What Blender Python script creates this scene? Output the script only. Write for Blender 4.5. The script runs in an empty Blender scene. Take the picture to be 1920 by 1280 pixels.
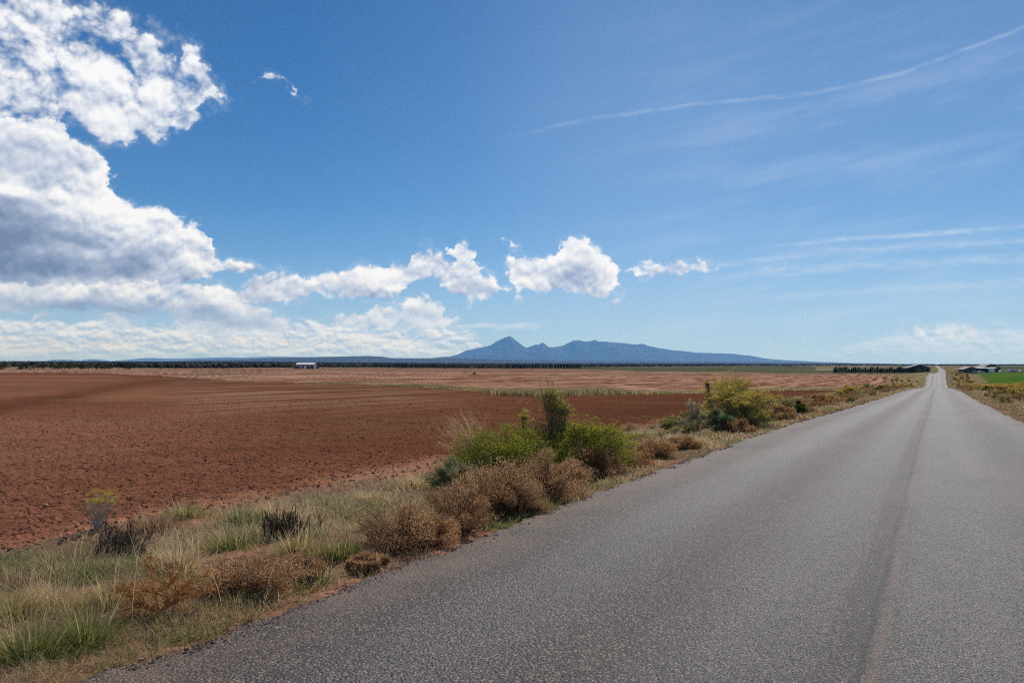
import bpy, math
import numpy as np
from mathutils import Vector

# ------------------------------------------------------------------ camera, sky, sun, exposure
F = 28.0 / 36.0 * 1920.0          # focal length in photo pixels
EYE = 683.0                       # eye level row of the photo
PITCH = math.atan((EYE - 640.0) / F)
CAMZ = 1.7
sc = bpy.context.scene
cam_d = bpy.data.cameras.new('camera')
cam_d.lens = 28.0; cam_d.sensor_width = 36.0
cam_d.clip_start = 0.05; cam_d.clip_end = 200000.0
cam = bpy.data.objects.new('camera', cam_d)
cam.location = (0, 0, CAMZ)
cam.rotation_euler = (math.pi / 2 + PITCH, 0, 0)
sc.collection.objects.link(cam)
sc.camera = cam

SUN_EL, SUN_AZ = 50.0, 22.0       # degrees; azimuth measured from +Y towards +X
sd = bpy.data.lights.new('sun', 'SUN')
sd.energy = 4.2; sd.angle = math.radians(0.53); sd.color = (1.0, 0.95, 0.88)
sun = bpy.data.objects.new('sun', sd)
e, a = math.radians(SUN_EL), math.radians(SUN_AZ)
to_sun = Vector((math.sin(a) * math.cos(e), math.cos(a) * math.cos(e), math.sin(e)))
sun.rotation_euler = to_sun.to_track_quat('Z', 'Y').to_euler()
sun.location = (0, 0, 50)
sc.collection.objects.link(sun)

sc.view_settings.view_transform = 'Standard'
sc.view_settings.look = 'None'
sc.view_settings.gamma = 1.0
sc.view_settings.exposure = 0.0
sc.render.engine = 'CYCLES'
sc.cycles.max_bounces = 6
sc.cycles.diffuse_bounces = 3
sc.cycles.glossy_bounces = 2
sc.cycles.transmission_bounces = 4
sc.cycles.transparent_max_bounces = 8
sc.cycles.volume_bounces = 1
sc.cycles.use_denoising = False
sc.cycles.filter_width = 1.15
sc.cycles.adaptive_threshold = 0.006
sc.cycles.denoiser = 'OPENIMAGEDENOISE'

def pix_dir(px, py):
    X = (px - 960.0) / F; Y = (640.0 - py) / F
    c, s = math.cos(PITCH), math.sin(PITCH)
    return np.array([X, c - Y * s, s + Y * c])

def azel(px, py):
    d = pix_dir(px, py)
    return math.degrees(math.atan2(d[0], d[1])), math.degrees(math.atan2(d[2], math.hypot(d[0], d[1])))

# ------------------------------------------------------------------ node helper
class S:
    """a socket or a number with arithmetic that makes Math nodes"""
    nt = None
    def __init__(s, v): s.v = v
    @staticmethod
    def m(op, *args, clamp=False):
        n = S.nt.nodes.new('ShaderNodeMath'); n.operation = op; n.use_clamp = clamp
        for i, q in enumerate(args):
            q = q.v if isinstance(q, S) else q
            if isinstance(q, (int, float)): n.inputs[i].default_value = q
            else: S.nt.links.new(q, n.inputs[i])
        return S(n.outputs[0])
    def __add__(s, o): return S.m('ADD', s, o)
    __radd__ = __add__
    def __sub__(s, o): return S.m('SUBTRACT', s, o)
    def __rsub__(s, o): return S.m('SUBTRACT', o, s)
    def __mul__(s, o): return S.m('MULTIPLY', s, o)
    __rmul__ = __mul__
    def __truediv__(s, o): return S.m('DIVIDE', s, o)
    def __pow__(s, o): return S.m('POWER', s, o)
def sat(x): return S.m('ADD', x, 0.0, clamp=True)
def smooth(x, a, b):
    n = S.nt.nodes.new('ShaderNodeMapRange'); n.interpolation_type = 'SMOOTHSTEP'
    S.nt.links.new(x.v, n.inputs['Value'])
    n.inputs['From Min'].default_value = a; n.inputs['From Max'].default_value = b
    return S(n.outputs[0])
def fcurve(x, pts, fallback=None):
    """piecewise linear function of x through pts"""
    pts = sorted(pts)
    x0, x1 = pts[0][0], pts[-1][0]
    y0 = min(p[1] for p in pts); y1 = max(p[1] for p in pts); y1 = y1 if y1 > y0 else y0 + 1
    n = S.nt.nodes.new('ShaderNodeFloatCurve')
    c = n.mapping.curves[0]
    n.mapping.use_clip = False
    for i, (px, py) in enumerate(pts):
        u, v = (px - x0) / (x1 - x0), (py - y0) / (y1 - y0)
        if i == 0: c.points[0].location = (u, v)
        elif i == len(pts) - 1: c.points[-1].location = (u, v)
        else: c.points.new(u, v)
    for p in c.points: p.handle_type = 'VECTOR'
    n.mapping.extend = 'HORIZONTAL'
    n.mapping.update()
    S.nt.links.new(((x - x0) * (1.0 / (x1 - x0))).v, n.inputs['Value'])
    return S(n.outputs[0]) * (y1 - y0) + y0
def noise(vec, scale, detail=5, rough=0.55, dist=0.0, lac=2.0, color=False):
    n = S.nt.nodes.new('ShaderNodeTexNoise')
    S.nt.links.new(vec, n.inputs['Vector'])
    n.inputs['Scale'].default_value = scale; n.inputs['Detail'].default_value = detail
    n.inputs['Roughness'].default_value = rough; n.inputs['Distortion'].default_value = dist
    n.inputs['Lacunarity'].default_value = lac
    return n.outputs['Color'] if color else S(n.outputs['Fac'])
def voro(vec, scale, feature='F1', rnd=1.0, detail=0.0):
    n = S.nt.nodes.new('ShaderNodeTexVoronoi'); n.feature = feature
    S.nt.links.new(vec, n.inputs['Vector'])
    n.inputs['Scale'].default_value = scale; n.inputs['Randomness'].default_value = rnd
    n.inputs['Detail'].default_value = detail
    return n
def comb(x, y, z=0.0):
    n = S.nt.nodes.new('ShaderNodeCombineXYZ')
    for i, q in enumerate((x, y, z)):
        q = q.v if isinstance(q, S) else q
        if isinstance(q, (int, float)): n.inputs[i].default_value = q
        else: S.nt.links.new(q, n.inputs[i])
    return n.outputs[0]
def mixc(f, c1, c2, mode='MIX'):
    n = S.nt.nodes.new('ShaderNodeMix'); n.data_type = 'RGBA'; n.blend_type = mode
    f = f.v if isinstance(f, S) else f
    for sock, q in ((n.inputs[0], f), (n.inputs[6], c1), (n.inputs[7], c2)):
        q = q.v if isinstance(q, S) else q
        if isinstance(q, (int, float)): sock.default_value = q
        elif isinstance(q, (tuple, list)): sock.default_value = tuple(q) + (1.0,) * (4 - len(q))
        else: S.nt.links.new(q, sock)
    return n.outputs[2]
def srgb(r, g, b):
    f = lambda c: (c / 255.0) / 12.92 if c / 255.0 <= 0.04045 else ((c / 255.0 + 0.055) / 1.055) ** 2.4
    return (f(r), f(g), f(b))

# ------------------------------------------------------------------ world: Nishita sky with cloud cover by compass direction
world = bpy.data.worlds.new('World'); sc.world = world
world.use_nodes = True
nt = world.node_tree; nt.nodes.clear(); S.nt = nt
out = nt.nodes.new('ShaderNodeOutputWorld')
bg = nt.nodes.new('ShaderNodeBackground'); bg.inputs['Strength'].default_value = 0.1
nt.links.new(bg.outputs[0], out.inputs['Surface'])
sky = nt.nodes.new('ShaderNodeTexSky'); sky.sky_type = 'NISHITA'; sky.sun_disc = False
sky.sun_elevation = math.radians(SUN_EL); sky.sun_rotation = math.radians(SUN_AZ)
sky.altitude = 1700; sky.air_density = 1.0; sky.dust_density = 0.25; sky.ozone_density = 1.6
tc = nt.nodes.new('ShaderNodeTexCoord')
sx = nt.nodes.new('ShaderNodeSeparateXYZ'); nt.links.new(tc.outputs['Generated'], sx.inputs[0])
DX, DY, DZ = S(sx.outputs[0]), S(sx.outputs[1]), S(sx.outputs[2])
AZ = S.m('ARCTAN2', DX, DY) * (180 / math.pi)
EL = S.m('ARCSINE', DZ) * (180 / math.pi)
skyc = mixc(1.0, sky.outputs[0], (0.205, 0.515, 0.765), 'MULTIPLY')
# thin high veil, denser to the right, and paler air low down
pale = fcurve(EL, [(-2, .85), (0, .82), (3, .66), (5.5, .40), (8, .18), (11, .08), (15, .04), (20, .02), (30, .0), (90, 0.0)])
veilaz = fcurve(AZ, [(-180, .4), (-40, 0.0), (-15, 0.0), (-4, 0.07), (5, 0.2), (12, .25), (28, 0.2), (60, .2), (180, .3)])
skyc = mixc(sat(pale + veilaz * fcurve(EL, [(-2, .2), (8, 1), (18, 1.1), (35, .5), (90, .3)])), skyc, (4.3, 5.8, 8.0))

# direction warped a little so that outlines curl
P = comb(AZ * 0.1, EL * 0.115, 0.0)
warp = noise(P, 3.0, 3, 0.5, color=True)
vm = nt.nodes.new('ShaderNodeVectorMath'); vm.operation = 'MULTIPLY_ADD'
nt.links.new(warp, vm.inputs[0]); vm.inputs[1].default_value = (0.10, 0.10, 0.0); nt.links.new(P, vm.inputs[2])
PW = vm.outputs[0]
def shifted(vec, dx, dy):
    n = nt.nodes.new('ShaderNodeVectorMath'); n.operation = 'ADD'
    nt.links.new(vec, n.inputs[0]); n.inputs[1].default_value = (dx, dy, 0); return n.outputs[0]
def puff(vec, full=True):
    a = noise(vec, 2.4, 10 if full else 6, 0.60, 0.25)
    v1 = S(voro(vec, 4.5).outputs['Distance'])
    v2 = S(voro(vec, 11.0).outputs['Distance'])
    v3 = S(voro(vec, 27.0).outputs['Distance'])
    if full: r = (a - 0.5) * 1.9 + (0.45 - v1) * 0.42 + (0.42 - v2) * 0.26 + (0.42 - v3) * 0.14
    else: r = (a - 0.5) * 1.7 + (0.45 - v1) * 0.75 + (0.42 - v2) * 0.42 + (0.42 - v3) * 0.16
    if full: r = r + (noise(vec, 30.0, 4, 0.6) - 0.5) * 0.25
    return r
N0 = puff(PW)
NL = puff(PW, False)
N1 = puff(shifted(PW, 0.014, 0.045), False)
LIT = (NL - N1)
N2 = noise(shifted(PW, 0.03, 0.15), 2.4, 4, 0.5)
LITB = noise(PW, 2.4, 4, 0.5) - N2

CL = [  # (top outline, base outline) in photo rows, turned into compass degrees
 ([(-300,-160),(60,-60),(110,-5),(140,5),(190,-5),(232,12),(262,48),(300,85),(335,98),(346,82),(372,88),(398,140),(412,165),(438,175)],
  [(-300,300),(0,250),(100,240),(118,222),(150,236),(200,262),(235,282),(262,256),(290,268),(330,246),(350,252),(375,215),(382,192),(405,192),(438,180)]),
 ([(-300,160),(0,212),(40,204),(108,212),(122,232),(140,262),(180,285),(200,300),(213,340),(235,366),(262,372),(300,384),(340,402),(356,414),(372,405),(384,420),(386,455),(402,474),(440,480),(468,497)],
  [(-300,550),(0,545),(100,545),(200,540),(300,538),(370,534),(400,512),(440,512),(468,505)]),
 ([(-300,505),(0,512),(230,512),(330,520),(430,540),(470,552),(500,577),(530,590),(548,608)],
  [(-300,592),(0,590),(95,592),(110,584),(200,590),(300,600),(380,606),(440,625),(500,632),(548,626)]),
 ([(-300,586),(0,592),(140,580),(300,590),(400,598),(470,602),(540,600),(560,612)],
  [(-300,618),(0,612),(120,606),(300,628),(420,640),(500,646),(560,622)]),
 ([(392,575),(424,552),(440,538),(480,520),(520,506),(542,502),(575,520),(602,505),(650,500),(690,498),(735,488),(772,494),(778,474),(800,470),(846,484),(852,456),(870,449),(884,460),(890,487),(902,510),(930,524),(952,538)],
  [(392,580),(424,574),(480,570),(522,575),(575,562),(600,550),(650,556),(690,558),(750,555),(762,536),(820,530),(836,560),(880,571),(912,562),(952,542)]),
 ([(560,618),(600,602),(640,585),(680,574),(720,564),(742,574),(762,560),(790,545),(830,560),(846,576),(842,588),(864,602)],
  [(560,624),(650,628),(700,626),(740,617),(780,616),(864,608)]),
 ([(935,480),(952,474),(990,480),(1040,474),(1048,448),(1070,438),(1100,447),(1108,465),(1140,474),(1156,492),(1172,502)],
  [(935,486),(955,500),(964,556),(1000,552),(1040,552),(1080,560),(1128,566),(1142,545),(1162,530),(1172,508)]),
 ([(1160,503),(1190,496),(1212,491),(1250,496),(1290,488),(1322,489),(1346,502)],
  [(1160,509),(1200,516),(1260,519),(1310,513),(1346,506)]),
 ([(1690,628),(1710,614),(1750,610),(1800,606),(1850,606),(1950,608),(2100,606)],[(1690,632),(1750,634),(1800,640),(1850,636),(1950,638),(2100,636)]),
 ([(490,150),(505,132),(530,137),(548,150),(560,170),(570,190)],
  [(490,152),(510,152),(530,160),(548,178),(560,193),(570,196)]),
 ([(945,462),(952,440),(962,440),(970,462)],[(945,465),(952,470),(962,470),(970,465)]),
 ([(1126,574),(1150,570),(1156,556),(1166,556),(1174,574)],[(1126,577),(1150,580),(1156,576),(1166,574),(1174,577)]),
 ([(1425,502),(1442,497),(1470,503)],[(1425,504),(1442,509),(1470,506)]),
]
wz = noise(P, 9.0, 7, 0.58, color=True)
wsp = nt.nodes.new('ShaderNodeSeparateColor'); nt.links.new(wz, wsp.inputs[0])
AZ0, EL0 = AZ, EL
AZ = AZ + (S(wsp.outputs[0]) - 0.5) * 2.6
EL = EL + (S(wsp.outputs[1]) - 0.5) * 1.9
MT = None; BT = None
KS = [0.55, 1.0, 0.8, 0.75, 0.95, 0.8, 0.95, 1.1, 0.45, 0.9, 0.9, 0.9, 1.0]
CAPS = [0.42, 1.3, 0.8, 0.22, 1.3, 1.0, 1.3, 1.3, 0.18, 1.3, 1.3, 1.3, 1.3]
for (top, bot), kk, cap in zip(CL, KS, CAPS):
    tp = [azel(*p) for p in top]; bp = [azel(*p) for p in bot]
    x0, x1 = tp[0][0], tp[-1][0]
    T = fcurve(AZ, tp); B = fcurve(AZ, bp)
    aa = T - EL; bb = EL - B
    side = S.m('MINIMUM', AZ - x0, x1 - AZ) * 1.0
    m = S.m('MINIMUM', S.m('MINIMUM', aa, bb * 1.2), side) * kk
    m = S.m('MINIMUM', m, cap)
    hrel = sat(bb / S.m('MAXIMUM', T - B, 0.15))
    if MT is None: MT, BT = m, hrel
    else:
        g = S.m('GREATER_THAN', m, MT)
        BT = BT + (hrel - BT) * g
        MT = S.m('MAXIMUM', MT, m)
AZ, EL = AZ0, EL0
MTc = S.m('MINIMUM', MT, 1.3)
dens = MTc * 0.95 + N0 * 0.95 + 0.05
alpha = smooth(dens, -0.02, 0.42)
wisp = smooth(MTc + N0 * 1.6, -0.45, 0.7) * 0.35
alpha = S.m('MAXIMUM', alpha, wisp)
# hand placed lightness of the big masses (shade below, sunlit heads)
def blob(px, py, rx, ry):
    az, el = azel(px, py); kx = 1.0 / (rx * 0.0384); ky = 1.0 / (ry * 0.0384)
    dx = (AZ - az) * kx; dy = (EL - el) * ky
    return S.m('EXPONENT', (dx * dx + dy * dy) * -1.0)
shade = None
for (px, py, rx, ry, w) in [(30,440,130,60,0.62),(120,505,200,18,0.55),(40,295,85,40,0.42),(270,485,60,20,0.45),(-140,420,130,90,.5),
                            (330,590,230,20,0.55),(130,575,90,14,0.45),(640,545,110,12,0.35),(500,560,40,12,.35),
                            (800,590,45,18,0.42),(470,612,80,14,0.40),(1090,515,45,22,0.30),(880,530,35,20,.25),
                            (240,330,40,60,-0.25),(60,362,90,9,-0.65),(180,405,60,25,-0.35)]:
    b = blob(px, py, rx, ry) * w
    shade = b if shade is None else shade + b
shn = noise(PW, 5.0, 6, 0.6)
calm = 1.0 - sat(shade * 1.3) * 0.72
L = 0.76 + LIT * 0.95 * calm + LITB * 1.0 * calm + (BT - 0.5) * 0.34 - shade * (0.15 + shn * 1.15)
L = L - (sat(dens * 0.35) - 0.3) * 0.10
ccol = mixc(sat(L), (2.1, 2.55, 3.9), (9.6, 9.8, 10.0))
n_br = nt.nodes.new('ShaderNodeValToRGB')
cr = n_br.color_ramp
cr.elements[0].position = 0.0; cr.elements[0].color = (*srgb(116,130,158), 1)
cr.elements[1].position = 1.0; cr.elements[1].color = (*srgb(252,253,255), 1)
for pos, c in ((0.25, (150,164,190)), (0.5, (190,200,220)), (0.75, (226,231,241))):
    e_ = cr.elements.new(pos); e_.color = (*srgb(*c), 1)
nt.links.new(sat(L).v, n_br.inputs[0])
ccol = mixc(1.0, n_br.outputs[0], (10, 10, 10), 'MULTIPLY')
# air in front of low clouds
ccol = mixc(smooth(EL, 6.0, 0.0) * 0.6, ccol, (5.6, 7.0, 9.0))
skyc = mixc(alpha * 0.97, skyc, ccol)
# low far puffs along the horizon
P2 = comb(AZ * 0.26, EL * 0.50, 3.0)
pn = noise(P2, 1.5, 8, 0.6, 0.2)
pn1 = noise(shifted(P2, 0.03, 0.10), 1.5, 8, 0.6, 0.2)
lt = fcurve(AZ, [azel(*p) for p in [(-300,600),(0,602),(140,600),(260,606),(400,618),(540,604),(600,598),(700,606),(830,618),(880,616),(910,650),(1000,660),(1300,672),(1420,658),(1500,652),(1560,655),(1650,632),(1720,612),(1800,604),(1920,606),(2200,606)]])
band = S.m('MINIMUM', (lt - EL) * 0.9, 0.7)
weak = fcurve(AZ, [(-60, 0.95), (-4, 0.95), (3, 0.4), (14, 0.22), (22, 0.3), (30, 0.45), (60, .45)])
a2 = smooth(band + (pn - 0.5) * 2.6, -0.02, 0.5) * smooth(EL, 0.0, 1.2)
l2 = sat(0.58 + (pn - pn1) * 6.5)
c2 = mixc(l2, (4.0, 5.2, 7.6), (8.2, 9.0, 10.0))
skyc = mixc(a2 * weak, skyc, c2)
# thin flat sheet by the mountain
fl = smooth(S.m('ABSOLUTE', (EL - azel(930, 611)[1])) * -1.0 + (noise(comb(AZ * .5, EL * 2.0), 1.4, 6, .6) - .5) * 1.2, -0.35, 0.1)
fl = fl * smooth(S.m('ABSOLUTE', AZ - azel(930, 611)[0]) * -1.0, -4.2, -2.6)
skyc = mixc(fl * 0.5, skyc, (7.6, 8.2, 8.9))
# high streaks and old vapour trails on the right
def trail(pts, width, strength, fray):
    q = [azel(*p) for p in pts]
    c = fcurve(AZ, q)
    wv = (noise(comb(AZ * .5, EL * .5, 7.0), 1.2, 6, .6) - .5) * fray
    d = S.m('ABSOLUTE', EL - c + wv) / width
    endf = smooth(AZ, q[0][0] - 0.5, q[0][0] + 9.0)
    return smooth(d, 1.0, 0.0) * strength * endf * smooth(noise(comb(AZ * .7, EL * 3.0, 2.0), 1.0, 5, .6), 0.25, 0.7)
ci = trail([(900,265),(1100,225),(1300,195),(1500,178),(1600,160),(1700,135),(1780,104),(1920,52),(2200,-60)], 0.24, 0.19, 0.30)
ci = ci + trail([(1380,468),(1600,446),(1750,438),(1920,424),(2200,400)], 0.26, 0.36, 0.3)
ci = ci + trail([(1200,515),(1400,490),(1560,470),(1700,462),(1920,452),(2200,436)], 0.40, 0.22, 0.4)
ci = ci + trail([(1250,540),(1420,512),(1600,498),(1800,488),(1920,482),(2200,470)], 0.5, 0.26, 0.4)
ci = ci + trail([(1250,575),(1420,560),(1600,548),(1920,528),(2200,514)], 0.45, 0.18, 0.4)
veil = noise(comb(AZ * .045 + EL * -.035, EL * .24 + AZ * -.03, 5.0), 2.2, 6, .55)
ci = ci + smooth(veil, 0.42, 0.75) * smooth(AZ, -2.0, 22.0) * smooth(EL, 30.0, 14.0) * 0.15
skyc = mixc(sat(ci), skyc, (7.9, 8.6, 9.3))
nt.links.new(skyc, bg.inputs['Color'])
world.cycles.sampling_method = 'MANUAL'; world.cycles.sample_map_resolution = 512

# ------------------------------------------------------------------ numeric helpers
rng = np.random.default_rng(7)
def hsh(ix, iy, seed):
    h = (ix.astype(np.int64) * 374761393 + iy.astype(np.int64) * 668265263 + seed * 974711) & 0xFFFFFFFF
    h = ((h ^ (h >> 13)) * 1274126177) & 0xFFFFFFFF
    h = h ^ (h >> 16)
    return (h & 0xFFFFFF).astype(np.float32) / np.float32(0xFFFFFF)
def vn(x, y, seed=0):
    ix = np.floor(x); iy = np.floor(y); fx = (x - ix).astype(np.float32); fy = (y - iy).astype(np.float32)
    fx = fx * fx * (3 - 2 * fx); fy = fy * fy * (3 - 2 * fy)
    a = hsh(ix, iy, seed); b = hsh(ix + 1, iy, seed); c = hsh(ix, iy + 1, seed); d = hsh(ix + 1, iy + 1, seed)
    return (a + (b - a) * fx) * (1 - fy) + (c + (d - c) * fx) * fy - 0.5
def fbm(x, y, octv=4, gain=0.5, seed=0):
    r = 0; g = 1.0
    for i in range(octv):
        r = r + g * vn(x * 2.03 ** i + 17.3 * i, y * 2.03 ** i - 9.1 * i, seed + i); g *= gain
    return r
def sstep(x, a, b):
    t = np.clip((x - a) / (b - a), 0, 1); return t * t * (3 - 2 * t)

# ------------------------------------------------------------------ lie of the land
YAW = math.atan((1758.0 - 960.0) / F); SA, CA = math.sin(YAW), math.cos(YAW)
V_L, V_R = 4.12, -2.55                       # road edges, metres left / right of the camera line
VC, HW = (V_L + V_R) / 2, (V_L - V_R) / 2
def uv_of(x, y): return x * SA + y * CA, -x * CA + y * SA
def xy_of(u, v): return u * SA - v * CA, u * CA + v * SA
ZK = np.array([0, 8, 15, 25, 40, 60, 100, 180, 215, 262, 324, 370, 500, 800, 1000, 1500, 2750, 5000, 9000, 16000, 30000, 60000.])
ZR = np.array([0, 10, 15, 20, 26, 34, 45, 57, 75, 99, 140, 178, 196, 215, 240, 262, 295, 324, 340, 370, 430, 500, 650, 800, 1000, 1500, 2750, 3300, 5000, 9000, 60000.])
DR = np.array([1.7, 1.72, 1.76, 1.81, 1.91, 2.10, 2.33, 2.58, 2.94, 3.30, 4.35, 5.28, 6.1, 6.45, 6.62, 6.45, 4.9, 3.70, 3.75, 4.6, 6.0, 6.6, 6.7, 7.3, 7.2, 6.6, 3.7, 4.4, 5.5, 6.0, 6])
PX = np.array([0, 400, 960, 1300, 1560, 1740, 1920.])
TAB = np.array([
 # 0    8    15   25    40    60    100   180   215   262   324   370   500   800  1000  1500  2750  5000  9000  16000 30000 60000
 [1.9, 1.9, 1.93, 1.97, 2.00, 2.00, 2.00, 1.98, 2.0, 2.05, 2.1, 2.2, 1.9, 1.2, 1.0, -0.5, -6, -16, -36, -60, -100, -200],
 [1.9, 1.9, 1.93, 1.97, 2.00, 2.05, 2.10, 2.30, 2.4, 2.5, 2.6, 2.7, 2.9, 2.8, 2.4, 0.6, -5, -14, -28, -50, -80, -150],
 [1.9, 1.9, 1.93, 1.98, 2.05, 2.15, 2.40, 3.00, 3.2, 3.4, 3.6, 3.7, 3.9, 4.5, 4.7, 4.2, 1.5, -3, -12, -22, -40, -80],
 [1.9, 1.9, 1.93, 2.00, 2.15, 2.35, 2.75, 3.60, 3.9, 4.3, 4.8, 5.1, 5.8, 6.0, 5.8, 4.8, 2.5, -1, -8, -15, -30, -60],
 [1.9, 1.9, 1.93, 2.02, 2.25, 2.50, 3.00, 4.30, 4.8, 5.5, 6.1, 6.4, 7.2, 8.5, 8.6, 8.0, 4.5, 1.5, -3, -8, -20, -30],
 [1.9, 1.9, 1.93, 2.02, 2.20, 2.65, 3.45, 5.30, 5.8, 6.0, 5.9, 5.9, 6.9, 8.6, 8.6, 7.2, 4.0, 2.0, -2, -4, -8, -15],
 [1.9, 1.9, 1.93, 2.00, 2.15, 2.40, 3.00, 4.25, 4.5, 4.8, 5.1, 5.3, 5.5, 6.5, 6.6, 5.6, 4.0, 2.0, 1.0, 1.0, 0, 0]])
def road_shift(u):
    return np.interp(u, [0, 330, 600, 900, 1200, 2000, 3000, 4000], [0, 0, -2.0, -4.2, -5.0, -1.5, 5.0, 8.0])
def road_h(u):
    return CAMZ - np.interp(np.abs(u) * CA, ZR, DR)
def height(x, y, fine=True):
    x = np.asarray(x, float); y = np.asarray(y, float)
    r = np.hypot(x, y); az = np.arctan2(x, y)
    azc = np.clip(az, -0.60, 0.60)
    Z = r * np.maximum(np.cos(az), 0.80)
    px = 960 + F * np.tan(azc)
    lz = np.log(ZK + 6); q = np.log(Z + 6)
    H = np.zeros_like(r)
    cols = [CAMZ - np.interp(q, lz, TAB[i]) for i in range(len(PX))]
    k = np.clip(np.searchsorted(PX, px) - 1, 0, len(PX) - 2)
    t = np.clip((px - PX[k]) / (PX[k + 1] - PX[k]), 0, 1); t = t * t * (3 - 2 * t)
    C = np.stack(cols)
    idx = np.arange(r.size).reshape(r.shape)
    Cf = C.reshape(len(PX), -1); kf = k.ravel(); ii = np.arange(r.size)
    H = (Cf[kf, ii] * (1 - t.ravel()) + Cf[kf + 1, ii] * t.ravel()).reshape(r.shape)
    u, v = uv_of(x, y)
    vv = v - road_shift(u)
    d = np.abs(vv - VC) - HW
    d = np.where(u < 0, np.abs(vv - VC) - HW, d)
    w = sstep(d, 0.0, np.clip(3.0 + u * 0.10, 3.0, 26.0))
    roadH = road_h(u) - 0.07 - 0.10 * sstep(d, 0, 0.8) - 0.08 * (d < -0.25)
    H = roadH * (1 - w) + H * w
    if fine:
        verge = sstep(d, 0.05, 0.6) * (1 - sstep(d, 3.6, 6.0))
        H = H + verge * (0.10 * fbm(x * .9, y * .9, 4, .55, 3) + 0.07)
        H = H + w * 0.05 * fbm(x * .12, y * .12, 3, .5, 11)
    return H
def ground_at(px, py, extra=0.0):
    """world point of the land seen at a photo pixel"""
    d = pix_dir(px, py); d = d / d[1]
    z = np.concatenate([np.linspace(2, 60, 1200), np.geomspace(60, 20000, 3000)])
    gx = d[0] * z; gz = CAMZ + d[2] * z
    h = height(gx, z, False)
    i = np.argmax(gz <= h + extra)
    if not (gz[i] <= h[i] + extra): i = len(z) - 1
    return gx[i], z[i]
def at(px, Z):
    x = (px - 960) / F * Z
    return x, Z, float(height(np.array([x]), np.array([Z]))[0])

# ------------------------------------------------------------------ object helpers
def tag(o, label=None, cat=None, group=None, kind=None):
    if label: o['label'] = label
    if cat: o['category'] = cat
    if group: o['group'] = group
    if kind: o['kind'] = kind
    return o
def mesh_np(name, V, faces, mats, color=None, smooth=False, fmat=None, attrs=None, parent=None, uvs=None):
    """V (n,3); faces: list of index arrays (m,k) with k corners each"""
    me = bpy.data.meshes.new(name)
    V = np.ascontiguousarray(V, dtype=np.float32)
    if not isinstance(faces, (list, tuple)): faces = [faces]
    faces = [np.asarray(f, dtype=np.int32) for f in faces if len(f)]
    loops = np.concatenate([f.ravel() for f in faces])
    sizes = np.concatenate([np.full(len(f), f.shape[1], dtype=np.int32) for f in faces])
    starts = np.concatenate([[0], np.cumsum(sizes)[:-1]]).astype(np.int32)
    me.vertices.add(len(V)); me.vertices.foreach_set('co', V.ravel())
    me.loops.add(len(loops)); me.loops.foreach_set('vertex_index', loops)
    me.polygons.add(len(sizes)); me.polygons.foreach_set('loop_start', starts)
    try: me.polygons.foreach_set('loop_total', sizes)
    except Exception: pass
    if fmat is not None: me.polygons.foreach_set('material_index', np.asarray(fmat, dtype=np.int32))
    me.polygons.foreach_set('use_smooth', np.full(len(sizes), bool(smooth)))
    if color is not None:
        ca = me.color_attributes.new('tint', 'FLOAT_COLOR', 'POINT')
        c = np.ones((len(V), 4), dtype=np.float32); c[:, :3] = color
        ca.data.foreach_set('color', c.ravel())
    for k, vals in (attrs or {}).items():
        at_ = me.attributes.new(k, 'FLOAT', 'POINT'); at_.data.foreach_set('value', np.asarray(vals, dtype=np.float32))
    if uvs is not None:
        ul = me.uv_layers.new(name='UVMap'); ul.data.foreach_set('uv', np.asarray(uvs, dtype=np.float32)[loops].ravel())
    me.update(calc_edges=True)
    me.validate()
    for m in (mats if isinstance(mats, (list, tuple)) else [mats]): me.materials.append(m)
    o = bpy.data.objects.new(name, me); sc.collection.objects.link(o)
    if parent is not None: o.parent = parent
    return o
def new_mat(name):
    m = bpy.data.materials.new(name); m.use_nodes = True
    m.node_tree.nodes.clear(); S.nt = m.node_tree
    o = S.nt.nodes.new('ShaderNodeOutputMaterial')
    return m, m.node_tree, o
def attr(name):
    n = S.nt.nodes.new('ShaderNodeAttribute'); n.attribute_name = name; return n
def bsdf(color, rough, normal=None, spec=0.3):
    b = S.nt.nodes.new('ShaderNodeBsdfPrincipled')
    for k, q in (('Base Color', color), ('Roughness', rough), ('Specular IOR Level', spec)):
        q = q.v if isinstance(q, S) else q
        if isinstance(q, (int, float)): b.inputs[k].default_value = q
        elif isinstance(q, (tuple, list)): b.inputs[k].default_value = tuple(q)[:3] + (1.0,)
        else: S.nt.links.new(q, b.inputs[k])
    if normal is not None: S.nt.links.new(normal, b.inputs['Normal'])
    return b
def bump(h, dist, strength=1.0, normal=None):
    b = S.nt.nodes.new('ShaderNodeBump'); b.inputs['Strength'].default_value = strength
    d = dist.v if isinstance(dist, S) else dist
    if isinstance(d, (int, float)): b.inputs['Distance'].default_value = d
    else: S.nt.links.new(d, b.inputs['Distance'])
    S.nt.links.new(h.v, b.inputs['Height'])
    if normal is not None: S.nt.links.new(normal, b.inputs['Normal'])
    return b.outputs[0]
def pos():
    return S.nt.nodes.new('ShaderNodeNewGeometry').outputs['Position']

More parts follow.
